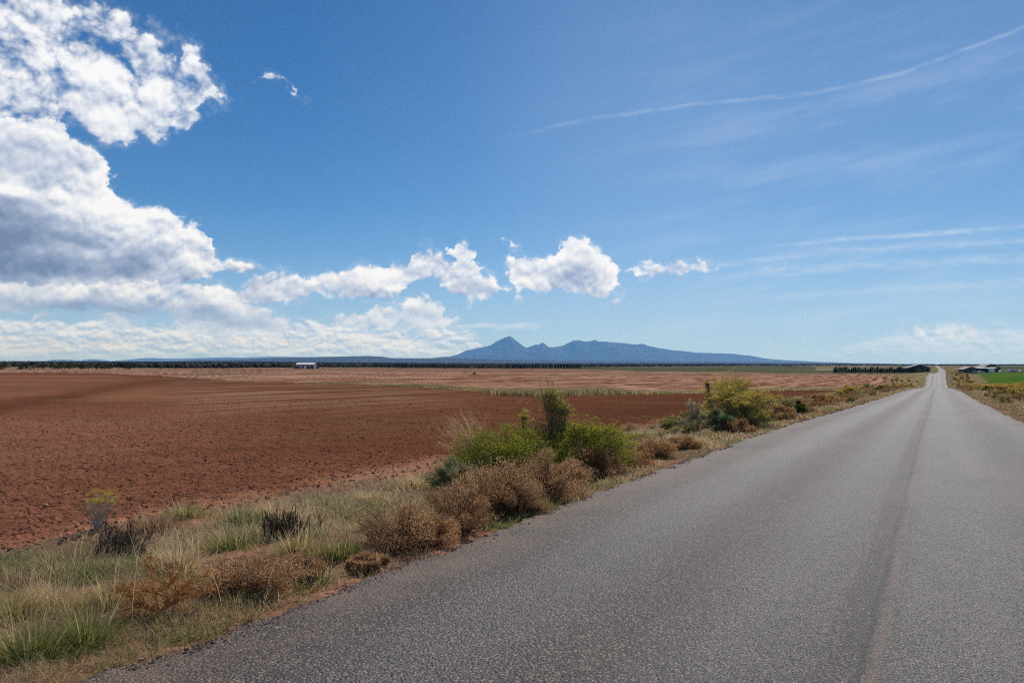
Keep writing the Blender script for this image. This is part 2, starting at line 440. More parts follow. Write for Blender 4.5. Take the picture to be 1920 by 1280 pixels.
# ------------------------------------------------------------------ land materials
def land_mat():
    m, t, o = new_mat('soil and ground cover')
    p = pos()
    col = attr('tint').outputs['Color']
    clod = S(attr('clod').outputs['Fac'])
    rows = S(attr('rows').outputs['Fac'])
    dist = S(attr('dist').outputs['Fac'])
    # value variation at several scales, metre scale grains survive the distance
    n1 = noise(p, 14.0, 6, 0.65)
    n2 = noise(p, 0.9, 6, 0.6)
    n3 = noise(p, 0.06, 5, 0.6)
    nf = noise(p, 45.0, 3, 0.7)
    var = 1.0 + (n1 - 0.5) * 1.5 + (nf - .5) * 1.1 + (n2 - 0.5) * 0.8 + (n3 - 0.5) * 0.45
    var = S.m('MAXIMUM', var, 0.25)
    sp = t.nodes.new('ShaderNodeSeparateXYZ'); t.links.new(p, sp.inputs[0])
    X, Y = S(sp.outputs[0]), S(sp.outputs[1])
    U = X * SA + Y * CA; Vv = X * -CA + Y * SA
    # stubble rows running roughly along the road
    ra = math.radians(26.2); U2 = X * math.sin(ra) + Y * math.cos(ra); V2 = X * -math.cos(ra) + Y * math.sin(ra)
    rw = noise(comb(U2 * 0.012, V2 * 0.55 + noise(p, 0.008, 2, .5) * 5.0, 0.0), 1.0, 3, 0.5)
    rw2 = noise(comb(U2 * 0.10, V2 * 1.1, 2.0), 1.0, 4, 0.65)
    rw3 = noise(comb(U * 0.5, Vv * 0.7, 4.0), 1.0, 3, 0.7)
    straw = smooth(rw * 0.62 + rw2 * 0.25 + rw3 * .13, 0.49, 0.545) * rows
    vc = mixc(1.0, col, comb(var, var, var), 'MULTIPLY')
    vc = mixc(straw * 0.75, vc, (0.40, 0.27, 0.20))
    dk = smooth(rw * 0.55 + rw2 * 0.30 + rw3 * .15, 0.475, 0.42) * rows
    vc = mixc(dk * 0.75, vc, (0.085, 0.042, 0.030))
    # crumbs
    c1 = voro(p, 26.0); c2 = voro(p, 9.0)
    h = (1.0 - S(c1.outputs['Distance'])) * 0.012 + (1.0 - S(c2.outputs['Distance'])) * 0.03 + n1 * 0.035 + noise(p, 3.0, 5, .6) * 0.05
    h2 = noise(comb(U * 0.25, Vv * 0.7, 0.0), 1.4, 6, 0.7) * 0.5
    nrm = bump(h * (clod * 1.0 + 0.25) + h2 * sat(dist * 0.008 - 0.1), 1.0, 1.0)
    vc = mixc(sat(clod + rows), vc, mixc(1.0, vc, (1.10, 1.02, 0.93), 'MULTIPLY'))
    b = bsdf(vc, 1.0, nrm, 0.0)
    t.links.new(b.outputs[0], o.inputs[0])
    return m
LAND = land_mat()

def project(x, y, z):
    c, s = math.cos(PITCH), math.sin(PITCH)
    zz = z - CAMZ
    dep = y * c + zz * s; up = -y * s + zz * c
    dep = np.where(dep > 0.1, dep, 0.1)
    return 960 + F * x / dep, 640 - F * up / dep

# polar sheet: fine where the photo looks, coarse all round, out to the horizon
azs = np.concatenate([np.arange(-180, -50, 5.0), np.arange(-50, -38, 1.0), np.arange(-38, 38, 0.10), np.arange(38, 50, 1.0), np.arange(50, 180.01, 5.0)])
rs = [0.4]
while rs[-1] < 70000:
    r_ = rs[-1]
    k_ = 0.06 if r_ < 4 else (0.0036 if r_ < 45 else (0.008 if r_ < 500 else 0.022))
    rs.append(r_ * (1 + k_))
rs = np.array(rs)
A_, R_ = np.meshgrid(np.radians(azs), rs)
GX, GY = R_ * np.sin(A_), R_ * np.cos(A_)
GZ = height(GX, GY)
u_, v_ = uv_of(GX, GY); vv_ = v_ - road_shift(u_)
dR = np.abs(vv_ - VC) - HW
ppx, ppy = project(GX, GY, height(GX, GY, False))
# ploughed field outline
bx = [-400, 0, 175, 250, 328, 400, 500, 604, 708, 812, 896, 933, 999, 1130, 1200, 1320, 1407, 1557, 1640]
by = [699, 699, 699, 703.5, 706, 712, 716, 719, 722, 726.5, 734, 739, 742, 740, 738, 735, 731, 730, 733]
edge = np.interp(ppx, bx, by) + 1.2 * vn(ppx * .05, ppx * 0, 5)
vergeW = 4.0 + 0.9 * fbm(u_ * .35, v_ * 0.2, 3, .5, 21) + np.interp(u_, [0, 8, 20, 60, 150, 400], [0, 0.6, 0, 0.5, 3, 10])
left = vv_ > VC
front = GY > 0
verge = (dR < vergeW)
plough = left & ~verge & (((ppy > edge) & front) | (R_ < 60) | ~front)
top2 = np.interp(ppx, [-400, 0, 500, 900, 1080, 1150, 1240, 1560, 1740], [692.5, 692.5, 690.6, 691, 692, 694, 696, 701, 701]) + 1.0 * vn(ppx * .03, ppx * 0, 6)
stub = left & ~verge & ~plough & front & (ppy > top2)
alf = (~left) & (dR > 5.5) & front & (u_ > 120) & (ppy > 697.5) & (ppx > 1808 + (ppy - 698) * 1.0)
farg = front & ~plough & ~stub & ~verge & ~alf & (((ppx > 1088) & (ppx < 1530) & (ppy > 687.2)) | ((ppx >= 1530) & (ppx < 1762) & (ppy > 689 + (ppx - 1530) * 0.02)) | ((ppx > 1868) & (ppy > 686) & (ppy < 692)))
reg = np.zeros(GX.shape, int)
reg[verge] = 1; reg[plough] = 2; reg[stub] = 3; reg[farg] = 4; reg[alf] = 5
# albedo of the land
col = np.zeros(GX.shape + (3,))
def setc(mask, c): col[mask] = c
nA = fbm(GX * .05, GY * .05, 5, .55, 31); nB = fbm(GX * .5, GY * .5, 4, .55, 41); nC = fbm(GX * .004, GY * .004, 4, .5, 51)
setc(reg == 0, (0.22, 0.155, 0.10))
wood = (reg == 0) & (R_ > 560)
tint = np.clip(sstep(R_, 560, 900) * (0.65 + 1.2 * nC + 0.8 * nA), 0, 1)[..., None]
wcol = np.array([0.045, 0.045, 0.032]); base = np.array([0.20, 0.145, 0.095])
col[wood] = (base * (1 - tint) + wcol * tint)[wood]
rt = (reg == 0) & (ppx > 1500) & (R_ > 560) & (R_ < 4200)
g_ = np.clip(0.5 + 2.2 * nC, 0, 1)[..., None]
col[rt] = (np.array([0.21, 0.16, 0.095]) * g_ + np.array([0.12, 0.11, 0.05]) * (1 - g_))[rt]
setc(reg == 1, (0.30, 0.155, 0.10))
dry = np.clip(0.5 + 1.6 * nB, 0, 1)[..., None]
vfar = sstep(R_, 60, 200)[..., None]
vc_ = np.array([0.27, 0.145, 0.095]) * dry + np.array([0.17, 0.115, 0.075]) * (1 - dry)
col[reg == 1] = (vc_ * (1 - vfar) + np.array([0.17, 0.135, 0.075]) * vfar)[reg == 1]
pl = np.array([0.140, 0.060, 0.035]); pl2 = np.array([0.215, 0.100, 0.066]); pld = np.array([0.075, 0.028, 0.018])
q_ = np.clip(0.35 + 1.3 * nA + .5 * nC, 0, 1)[..., None]
q_ = np.clip(q_ + .5 * (sstep(ppy, 765, 735) * sstep(ppx, 420, 200))[..., None], 0, 1)
c_ = pl * (1 - q_) + pl2 * q_
# painted relief shade: dark swath sweeping from the rise down to the left
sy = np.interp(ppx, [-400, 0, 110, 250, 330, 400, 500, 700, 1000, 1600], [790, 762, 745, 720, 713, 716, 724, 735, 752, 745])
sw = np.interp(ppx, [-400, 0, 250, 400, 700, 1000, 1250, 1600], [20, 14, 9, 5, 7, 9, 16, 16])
dark_shade = np.exp(-((ppy - sy) / sw) ** 2) * (0.85 + nA)
dark_shade = np.maximum(dark_shade, np.exp(-((ppy - edge) / 3.0) ** 2) * 0.9)
dark_shade = np.maximum(dark_shade, 0.75 * sstep(ppx, 850, 1250) * (1 - sstep(ppy, 775, 830)))
dark_shade = np.clip(dark_shade, 0, 1)[..., None]
# sparse green volunteers in the tilled soil
gr = (sstep(fbm(GX * .35, GY * .35, 4, .6, 61), 0.12, 0.35) * sstep(R_, 14, 30) * 0.28)[..., None]
c_ = c_ * (1 - dark_shade * 0.75) + pld * dark_shade * 0.75
c_ = c_ * (1 - gr) + np.array([0.12, 0.10, 0.045]) * gr
# pale dry rim next to the verge
rim = (1 - sstep(dR - vergeW, 0, 1.1))[..., None] * (R_ < 90)[..., None]
c_ = c_ * (1 - rim * .75) + np.array([0.32, 0.15, 0.095]) * rim * .75
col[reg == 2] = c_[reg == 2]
s_ = np.array([0.205, 0.105, 0.072]); s2 = np.array([0.14, 0.068, 0.044])
t_ = np.clip(sstep(ppy, 716, 692) * .7 + nC, 0, 1)[..., None]
c_ = s_ * (1 - t_) + s2 * t_
gs = (sstep(ppx, 560, 800) * np.exp(-((ppy - (edge - 3.0)) / 2.4) ** 2) * np.clip(.75 + 1.5 * nA, 0, 1))[..., None]
gs = np.maximum(gs, ((ppx > 1130) * (1 - sstep(ppy, top2, top2 + 8)) * np.clip(.55 + 1.5 * nA, 0, 1))[..., None])
c_ = c_ * (1 - gs * .8) + np.array([0.095, 0.095, 0.040]) * gs * .8
path = (np.exp(-((ppy - np.interp(ppx, [340, 480, 600, 900, 1400], [699, 697.4, 697.4, 700, 698])) / 0.7) ** 2) * (ppx > 340) * (ppx < 1450))[..., None]
c_ = c_ * (1 - path * .6) + np.array([0.34, 0.26, 0.19]) * path * .6
col[reg == 3] = c_[reg == 3]
g2 = np.clip(0.5 + 2.5 * nC + nA, 0, 1)[..., None]
col[reg == 4] = (np.array([0.060, 0.075, 0.035]) * g2 + np.array([0.105, 0.095, 0.050]) * (1 - g2))[reg == 4]
rg = (reg == 4) & (ppx > 1530) & (ppx < 1765) & (ppy < 694)
col[rg] = (np.array([0.23, 0.185, 0.115]) * (1 - g2) + np.array([0.13, 0.13, 0.06]) * g2)[rg]
yl = np.clip(0.4 + 2.0 * nA + .5 * (1850 - ppx) / 60, 0, 1)[..., None]
col[reg == 5] = (np.array([0.058, 0.118, 0.020]) * (1 - yl) + np.array([0.120, 0.150, 0.030]) * yl)[reg == 5]
col = np.clip(col, 0.004, 0.9)
# real relief of the tilled soil close by
fineW = (reg == 2) * (1 - sstep(R_, 35, 45))
crumb = 0.030 * fbm(GX * 2.2, GY * 2.2, 3, .6, 71) + 0.042 * fbm(GX * 7.5, GY * 7.5, 3, .6, 81)
pit = sstep(fbm(GX * 4.0, GY * 4.0, 3, .6, 91), 0.28, 0.5)
GZ = GZ + fineW * (crumb - 0.03 * pit)
GZ = GZ + (reg == 1) * (R_ < 40) * 0.022 * fbm(GX * 6, GY * 6, 3, .6, 93)
tw = (reg == 3) * np.minimum(R_ * 0.0008, .14)
GZ = GZ + tw * 2 * fbm(u_ * .08, v_ * .9, 3, .6, 95)
NR, NA = GX.shape
I = (np.arange(NR)[:, None] * NA + np.arange(NA)[None, :])
Q = np.stack([I[:-1, :-1], I[:-1, 1:], I[1:, 1:], I[1:, :-1]], -1).reshape(-1, 4)[:, ::-1]
freg = reg[:-1, :-1].ravel()
Vall = np.stack([GX, GY, GZ], -1).reshape(-1, 3); Call = col.reshape(-1, 3)
clod = ((reg == 2) * 1.0 + (reg == 1) * .5).ravel(); rowsA = ((reg == 3) * np.clip(1.15 - t_[..., 0] * .5, 0, 1) + (reg == 2) * .40 * sstep(R_, 24, 50) * (1 - sstep(ppx, 700, 1000)) * sstep(ppx, 250, 420)).ravel()
for rid, nm in enumerate(['ground', 'verge_soil', 'ploughed_field', 'stubble_field', 'pasture_field', 'green_field']):
    fq = Q[freg == rid]
    us, inv = np.unique(fq.ravel(), return_inverse=True)
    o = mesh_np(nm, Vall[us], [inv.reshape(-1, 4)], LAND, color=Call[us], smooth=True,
                attrs={'clod': clod[us], 'rows': rowsA[us], 'dist': R_.ravel()[us]})
    tag(o, kind='structure')

# ------------------------------------------------------------------ road
def road_mat():
    m, t, o = new_mat('worn chip seal asphalt')
    uvn = t.nodes.new('ShaderNodeUVMap'); uvn.uv_map = 'UVMap'
    sp = t.nodes.new('ShaderNodeSeparateXYZ'); t.links.new(uvn.outputs[0], sp.inputs[0])
    U, V = S(sp.outputs[0]), S(sp.outputs[1])
    P3 = comb(U, V, 0.0)
    wob = (noise(comb(U * .18, V * .3), 1.0, 4, .6) - .5) * 0.22
    Vw = V + wob
    Vs = V + (noise(comb(U * .5, 0.0), 1.0, 4, .6) - .5) * 0.12
    # polished wheel paths are smoother and greyer
    pol = fcurve(Vw, [(-3.5, .1), (-2.5, .15), (-1.9, .75), (-1.3, .40), (-.9, .55), (-.35, .95), (.20, .9), (.32, .5), (.38, .3), (.58, .3), (.66, .65), (1.1, .9), (1.45, .5), (1.75, .15), (2.05, .22), (2.55, .85), (3.0, .7), (3.35, .15), (4.1, .0)])
    g1 = voro(P3, 62.0); g2 = voro(P3, 38.0)
    gcol = t.nodes.new('ShaderNodeSeparateColor'); t.links.new(g1.outputs['Color'], gcol.inputs[0])
    gs_ = S(gcol.outputs[0]); gh = S(gcol.outputs[1])
    big = noise(comb(U * .35, V * 1.3), 1.0, 5, .6)
    base = mixc(gs_ ** 2.0, (0.026, 0.020, 0.018), (0.290, 0.228, 0.190))
    base = mixc(smooth(gh, 0.86, 0.92) * 0.8, base, (0.40, 0.31, 0.25))
    base = mixc(smooth(S(g1.outputs['Distance']), 0.33, 0.55) * 0.85, base, (0.014, 0.012, 0.012))
    fine = noise(P3, 30.0, 5, .7)
    sc_ = 0.82 + (big - .5) * 0.8 + (fine - .5) * .7 + pol * 0.14
    base = mixc(1.0, base, comb(sc_, sc_, sc_), 'MULTIPLY')
    base = mixc(pol * 0.30, base, (0.062, 0.065, 0.073))  # bluish sheen of the worn wheel paths painted into the colour
    # thin tan line of dust beside the joint, dark joint
    tan = smooth(S.m('ABSOLUTE', Vs - 0.33), 0.055, 0.01) * smooth(noise(comb(U * .9, V * 2), 1.0, 4, .7), .35, .6)
    base = mixc(tan * 0.55, base, (0.13, 0.09, 0.065))
    dark = smooth(S.m('ABSOLUTE', Vs - 0.50), 0.17, 0.03) * smooth(noise(comb(U * .35, V * 2, 3.), 1.0, 4, .7), .32, .6)
    base = mixc(dark * 0.30, base, (0.026, 0.022, 0.021))
    seam = smooth(S.m('ABSOLUTE', Vs - 0.405), 0.030, 0.008) * smooth(noise(comb(U * .6, V * 2, 5.), 1.0, 4, .7), .38, .5)
    base = mixc(seam * 0.8, base, (0.018, 0.015, 0.014))
    patch = smooth(noise(comb(U * .12, V * .45, 6.), 1.0, 5, .62), .5, .62)
    base = mixc(patch * .22, base, (0.15, 0.12, 0.10))
    far = smooth(U, 150.0, 230.0)
    crk = smooth(S.m('ABSOLUTE', V + 0.95 + (noise(comb(U * .10, 0.0, 9.), 1.0, 3, .6) - .5) * 1.6), 0.05, 0.015) * smooth(U, 12, 30)
    base = mixc(crk * 0.6, base, (0.03, 0.026, 0.026))
    # patch across the road beyond the dip
    edge_ = smooth(S.m('ABSOLUTE', V - VC), HW - 0.9, HW - 0.1)
    base = mixc(edge_ * smooth(noise(P3, 1.2, 5, .65), .35, .6) * .55, base, (0.15, 0.105, 0.08))
    base = mixc(1.0, base, (1.10, 1.0, 0.93), 'MULTIPLY')
    h = (1.0 - S(g1.outputs['Distance'])) * 0.010 + (1.0 - S(g2.outputs['Distance'])) * 0.006 + fine * 0.004
    nrm = bump(h, 1.0, 0.9)
    rough = 0.68 - pol * 0.14 + (fine - .5) * .2
    b = bsdf(base, rough, nrm, 0.36)
    t.links.new(b.outputs[0], o.inputs[0])
    return m
us_ = [-30.0]
while us_[-1] < 4600:
    q = us_[-1]; us_.append(q + (0.5 if q < 0 else 0.06 if q < 14 else 0.15 if q < 40 else 0.5 if q < 120 else 2.0 if q < 1200 else 12.0))
us_ = np.array(us_)
tt = np.linspace(-1, 1, 41); tt = np.sign(tt) * (1 - (1 - np.abs(tt)) ** 1.5)
TU, TT = np.meshgrid(us_, tt, indexing='ij')
raggedL = 0.10 * fbm(us_ * 1.1, us_ * 0, 5, .62, 101) + .05 * fbm(us_ * 7, us_ * 0, 3, .6, 102)
raggedR = 0.12 * fbm(us_ * 1.1, us_ * 0 + 5, 5, .62, 103)
grow = np.interp(us_, [0, 20, 60, 200], [1, 1, 2, 2.5])
off = np.where(TT > 0, (raggedL * grow)[:, None], -(raggedR * grow)[:, None]) * np.abs(TT) ** 8
TV = VC + TT * HW + off + road_shift(TU)
rx, ry = xy_of(TU, TV)
crown = 0.035 * (1 - TT ** 2)
rut = -0.012 * (np.exp(-((TV - 2.7) / .35) ** 2) + np.exp(-((TV - 1.1) / .35) ** 2) + np.exp(-((TV + .3) / .35) ** 2) + np.exp(-((TV + 1.9) / .35) ** 2))
rz = road_h(TU) - 0.035 + crown + rut + 0.010 * fbm(TU * .6, TV * .8, 4, .5, 111)
rz = rz + np.abs(TT) ** 30 * 0.035 * fbm(TU * 3, TV * 3, 4, .6, 113)
# broken lip going down to the soil
nu, nv = TU.shape
lipv = 0.05 + 0.04 * fbm(us_ * 3, us_ * 0, 3, .6, 115)
Lx, Ly = xy_of(us_, TV[:, -1] + lipv); Rx, Ry = xy_of(us_, TV[:, 0] - lipv)
VX = np.concatenate([Rx[:, None], rx, Lx[:, None]], 1); VY = np.concatenate([Ry[:, None], ry, Ly[:, None]], 1)
VZ = np.concatenate([(rz[:, 0] - .16)[:, None], rz, (rz[:, -1] - .16)[:, None]], 1)
UVV = np.concatenate([(TV[:, 0] - .1)[:, None], TV - road_shift(TU), (TV[:, -1] + .1)[:, None]], 1)
UVU = np.repeat(us_[:, None], nv + 2, 1)
I = np.arange(VX.size).reshape(VX.shape)
Q = np.stack([I[:-1, :-1], I[:-1, 1:], I[1:, 1:], I[1:, :-1]], -1).reshape(-1, 4)[:, ::-1]
road = mesh_np('road', np.stack([VX, VY, VZ], -1).reshape(-1, 3), [Q], road_mat(), smooth=True, uvs=np.stack([UVU.ravel(), UVV.ravel()], -1))
tag(road, kind='structure')

# ------------------------------------------------------------------ hills
def simple_mat(name, c, rough=0.8, spec=0.2, nscale=None, amt=0.3, metal=0.0):
    m, t, o = new_mat(name)
    cc = c
    if nscale:
        n = noise(pos(), nscale, 4, .6); f = 1.0 + (n - .5) * amt * 2
        cc = mixc(1.0, tuple(c), comb(f, f, f), 'MULTIPLY')
    b = bsdf(cc, rough, None, spec); b.inputs['Metallic'].default_value = metal
    t.links.new(b.outputs[0], o.inputs[0]); return m
def hill_mat(name, c1, c2):
    m, t, o = new_mat(name)
    n = noise(pos(), 0.0012, 8, 0.62); n2 = noise(pos(), 0.012, 4, .6)
    c = mixc(smooth(n * .7 + n2 * .3, 0.42, 0.62), c1, c2)
    b = bsdf(c, 0.95, None, 0.05); t.links.new(b.outputs[0], o.inputs[0]); return m
HILL = hill_mat('wooded slope', (0.034, 0.038, 0.030), (0.050, 0.048, 0.038))
MESA = hill_mat('mesa slope', (0.04, 0.045, 0.035), (0.12, 0.10, 0.075))
def range_hill(name, pts, Z0, depth, mat, nx=500, ny=60, rough=0.10, seed=1, base=-140, frontw=0.5):
    """land form whose crest runs along pts (photo column,row) at distance Z0 and which is depth metres thick"""
    pxs = np.linspace(pts[0][0], pts[-1][0], nx)
    top = np.interp(pxs, [p[0] for p in pts], [p[1] for p in pts])
    s = np.linspace(-1, 1, ny)
    PXg, Sg = np.meshgrid(pxs, s)
    Zc = Z0 + 0 * PXg
    Y = Zc + Sg * depth / 2
    X = (PXg - 960) / F * Zc * (1 + 0.0 * Sg)
    crest = (EYE - np.repeat(top[None], ny, 0)) / F * Z0 + CAMZ
    sh = 1 - np.abs(Sg) ** (1.35 if frontw > .4 else 2.5)
    gull = fbm(X / 900.0 + seed, Y / 2600.0, 5, .55, seed) + .5 * np.abs(fbm(X / 300.0, Y / 1500.0, 4, .5, seed + 9))
    Zh = base + (crest - base) * np.clip(sh * (1 + rough * gull * np.minimum(1, np.abs(Sg) * 3)), 0, 1.5)
    I = np.arange(X.size).reshape(X.shape)
    Q = np.stack([I[:-1, :-1], I[:-1, 1:], I[1:, 1:], I[1:, :-1]], -1).reshape(-1, 4)
    o = mesh_np(name, np.stack([X, Y, Zh], -1).reshape(-1, 3), [Q], mat, smooth=True)
    return tag(o, kind='structure')
mount = [(770,678),(790,674),(810,671.5),(825,669.5),(850,668),(860,664),(880,656),(893,652.5),(905,650.5),(920,647),(930,640),(940,635.5),(948,631.8),(955,629.6),(961,632.6),(970,640),(980,648),(988,652),(1000,648),(1008,646.5),(1015,644.5),(1022,648),(1030,651.5),(1042,650),(1055,648),(1065,643),(1073,639.5),(1080,638.2),(1095,640),(1110,639.6),(1140,641),(1170,643),(1185,645),(1199,646),(1212,649),(1225,651.5),(1240,653),(1260,656),(1280,658.5),(1299,661),(1325,661.6),(1347,662.5),(1375,664),(1400,666),(1432,671.5),(1470,675),(1508,677),(1550,679),(1600,681)]
range_hill('mountain', mount, 32000, 7000, HILL, nx=700, ny=90, rough=0.35, seed=5, base=-60)
low = [(-300,680),(150,679),(250,677.5),(330,676.5),(380,673.8),(430,674),(500,671.5),(560,669.8),(600,668.8),(640,668.2),(690,667),(712,668),(724,669.2),(732,671),(780,671.3),(850,670.6),(880,672),(940,673.8),(1030,675),(1100,676),(1250,677.2),(1400,678.3),(1560,679.8),(1640,681),(1700,682.5)]
range_hill('hills', low, 15000, 5000, HILL, nx=600, ny=30, rough=0.10, seed=15, base=-60)
farh = [(195,679),(225,675.5),(250,673.2),(280,670.6),(300,671.4),(345,671.6),(390,670.5),(420,669.2),(450,670),(490,668.6),(520,668),(560,669),(600,669.5),(640,672),(700,676)]
range_hill('far_hills', farh, 42000, 6000, MESA, nx=300, ny=24, rough=0.1, seed=25, base=-60)
for nm, pts in (('mesa', [(101,680),(105,674.3),(118,673.9),(140,674.8),(146,676),(152,680)]), ('mesa', [(157,680),(161,674.2),(175,673.2),(190,674.5),(204,677),(212,680)])):
    range_hill(nm, pts, 44000, 3000, MESA, nx=120, ny=24, rough=0.1, seed=35, base=-60, frontw=.3)

# ------------------------------------------------------------------ air
def haze():
    m = bpy.data.materials.new('haze'); m.use_nodes = True
    m.cycles.volume_sampling = 'DISTANCE'
    t = m.node_tree; t.nodes.clear()
    o = t.nodes.new('ShaderNodeOutputMaterial'); pv = t.nodes.new('ShaderNodeVolumePrincipled')
    pv.inputs['Color'].default_value = (0.13, 0.42, 1.0, 1); pv.inputs['Density'].default_value = HAZE_D
    pv.inputs['Anisotropy'].default_value = 0.35; pv.inputs['Absorption Color'].default_value = (1, 1, 1, 1)
    t.links.new(pv.outputs[0], o.inputs['Volume'])
    x, y0, y1, zb, zt = 48000.0, -30000.0, 49000.0, -300.0, 1350.0
    V = np.array([[i, j, k] for k in (zb, zt) for j in (y0, y1) for i in (-x, x)])
    Fq = np.array([[0, 2, 3, 1], [4, 5, 7, 6], [0, 1, 5, 4], [2, 6, 7, 3], [0, 4, 6, 2], [1, 3, 7, 5]])
    ob = mesh_np('haze', V, [Fq], m)
    tag(ob, kind='stuff')
HAZE_D = 2.65e-5
haze()

# ------------------------------------------------------------------ plant building blocks
def H1(x, y): return float(height(np.array([x], float), np.array([y], float))[0])
def blades(base, az, lean, curve, L, W, col, K=3, tipcol=None):
    """tapered bending blades; returns V, quads, tris, colours"""
    n = len(base); t = np.linspace(0, 1, K + 1)
    ang = lean[:, None] + curve[:, None] * t[None, :] ** 1.5           # from vertical
    seg = (L / K)[:, None] * np.ones((1, K))
    am = 0.5 * (ang[:, 1:] + ang[:, :-1])
    hx = np.concatenate([np.zeros((n, 1)), np.cumsum(np.sin(am) * seg, 1)], 1)
    hz = np.concatenate([np.zeros((n, 1)), np.cumsum(np.cos(am) * seg, 1)], 1)
    cx, cy = np.sin(az)[:, None], np.cos(az)[:, None]
    C = np.stack([base[:, 0:1] + hx * cx, base[:, 1:2] + hx * cy, base[:, 2:3] + hz], -1)
    tw = rng.uniform(0, math.pi, n)
    sx, sy = np.cos(tw)[:, None], np.sin(tw)[:, None]
    w = W[:, None] * (1 - t[None, :] ** 1.6) * 0.5
    off = np.stack([sx * w, sy * w, 0 * w], -1)
    A, B = C - off, C + off
    V = np.concatenate([A[:, :K], B[:, :K], C[:, K:K + 1]], 1)          # per blade 2K+1
    m = 2 * K + 1
    b0 = (np.arange(n) * m)[:, None]
    quads = np.concatenate([np.concatenate([b0 + k, b0 + k + 1, b0 + K + k + 1, b0 + K + k], 1) for k in range(K - 1)], 0) if K > 1 else np.zeros((0, 4), int)
    tris = np.concatenate([b0 + K - 1, b0 + 2 * K, b0 + 2 * K - 1], 1)
    cc = np.repeat(col[:, None, :], m, 1)
    if tipcol is not None:
        tt_ = np.concatenate([t[:K], t[:K], t[K:]])[None, :, None]
        cc = cc * (1 - tt_) + tipcol[:, None, :] * tt_
    return V.reshape(-1, 3), quads, tris, cc.reshape(-1, 3)
def cards(c, d, L, W, col):
    """leaf shaped slivers (one quad each, folded diamond) centred at c along d"""
    n = len(c)
    d = d / np.maximum(np.linalg.norm(d, axis=1, keepdims=True), 1e-6)
    r = rng.normal(size=(n, 3)); s = np.cross(d, r); s /= np.maximum(np.linalg.norm(s, axis=1, keepdims=True), 1e-6)
    p0 = c - d * L[:, None] * .5; p2 = c + d * L[:, None] * .5
    mid = c + np.cross(s, d) * (L * 0.10)[:, None]
    V = np.stack([p0, mid - s * W[:, None] * .5, p2, mid + s * W[:, None] * .5], 1)
    Fq = np.arange(n * 4).reshape(n, 4)
    return V.reshape(-1, 3), Fq, np.repeat(col, 4, 0)
def tubes(P0, P1, P2, r0, r1, col, K=4, sides=3):
    """curved stems (quadratic), P* (n,3)"""
    n = len(P0); t = np.linspace(0, 1, K + 1)[None, :, None]
    C = P0[:, None] * (1 - t) ** 2 + 2 * P1[:, None] * t * (1 - t) + P2[:, None] * t ** 2
    ax = (P2 - P0); ax /= np.maximum(np.linalg.norm(ax, axis=1, keepdims=True), 1e-6)
    up = np.tile(np.array([[0.31, 0.17, 0.93]]), (n, 1)); s = np.cross(ax, up); s /= np.maximum(np.linalg.norm(s, axis=1, keepdims=True), 1e-6)
    q = np.cross(ax, s)
    rad = (r0[:, None] * (1 - t[..., 0]) + r1[:, None] * t[..., 0])[..., None]
    rings = []
    for k in range(sides):
        a_ = 2 * math.pi * k / sides
        rings.append(C + (s * math.cos(a_) + q * math.sin(a_))[:, None] * rad)
    V = np.stack(rings, 2)                                             # n,K+1,sides,3
    b0 = np.arange(n)[:, None, None] * (K + 1) * sides
    kk = np.arange(K)[None, :, None] * sides; ss = np.arange(sides)[None, None, :]; sn = (ss + 1) % sides
    Fq = np.stack([b0 + kk + ss, b0 + kk + sn, b0 + kk + sides + sn, b0 + kk + sides + ss], -1).reshape(-1, 4)
    return V.reshape(-1, 3), Fq, np.repeat(col, (K + 1) * sides, 0)
class Bld:
    def __init__(s): s.V = []; s.F = []; s.C = []; s.n = 0
    def add(s, V, *FF):
        C = FF[-1]; FF = FF[:-1]
        for f in FF:
            if len(f): s.F.append(np.asarray(f) + s.n)
        s.V.append(V); s.C.append(C); s.n += len(V)
    def build(s, name, mat, parent=None, smooth=False):
        V = np.concatenate(s.V); C = np.concatenate(s.C)
        q = [f for f in s.F if f.shape[1] == 4]; t = [f for f in s.F if f.shape[1] == 3]
        fl = ([np.concatenate(q)] if q else []) + ([np.concatenate(t)] if t else [])
        return mesh_np(name, V, fl, mat, color=np.clip(C, .003, .95), smooth=smooth, parent=parent)
def leaf_mat(name, trans=0.35, rough=0.7):
    m, t, o = new_mat(name)
    c = attr('tint').outputs['Color']
    n = noise(pos(), 25.0, 2, .5); f = 0.8 + n * 0.4
    c = mixc(1.0, c, comb(f, f, f), 'MULTIPLY')
    b = bsdf(c, rough, None, 0.12)
    tr = t.nodes.new('ShaderNodeBsdfTranslucent'); t.links.new(mixc(1.0, c, (1.35, 1.3, 1.15), 'MULTIPLY'), tr.inputs['Color'])
    mx = t.nodes.new('ShaderNodeMixShader'); mx.inputs[0].default_value = trans
    t.links.new(b.outputs[0], mx.inputs[1]); t.links.new(tr.outputs[0], mx.inputs[2]); t.links.new(mx.outputs[0], o.inputs[0])
    return m
LEAF = leaf_mat('leaf', .45); DRY = leaf_mat('dry stalk', .42); WOOD = leaf_mat('twig bark', 0.25)
PETAL = leaf_mat('petal', .4)
def colvar(n, a, b, j=0.12):
    k = rng.random((n, 1)); c = np.array(a) * (1 - k) + np.array(b) * k
    return c * rng.uniform(1 - j, 1 + j, (n, 1))
def empty(name, loc, rz=0.0, s=1.0):
    o = bpy.data.objects.new(name, None); sc.collection.objects.link(o)
    o.location = loc; o.rotation_euler = (0, 0, rz); o.scale = (s, s, s); o.empty_display_size = 0.2
    return o
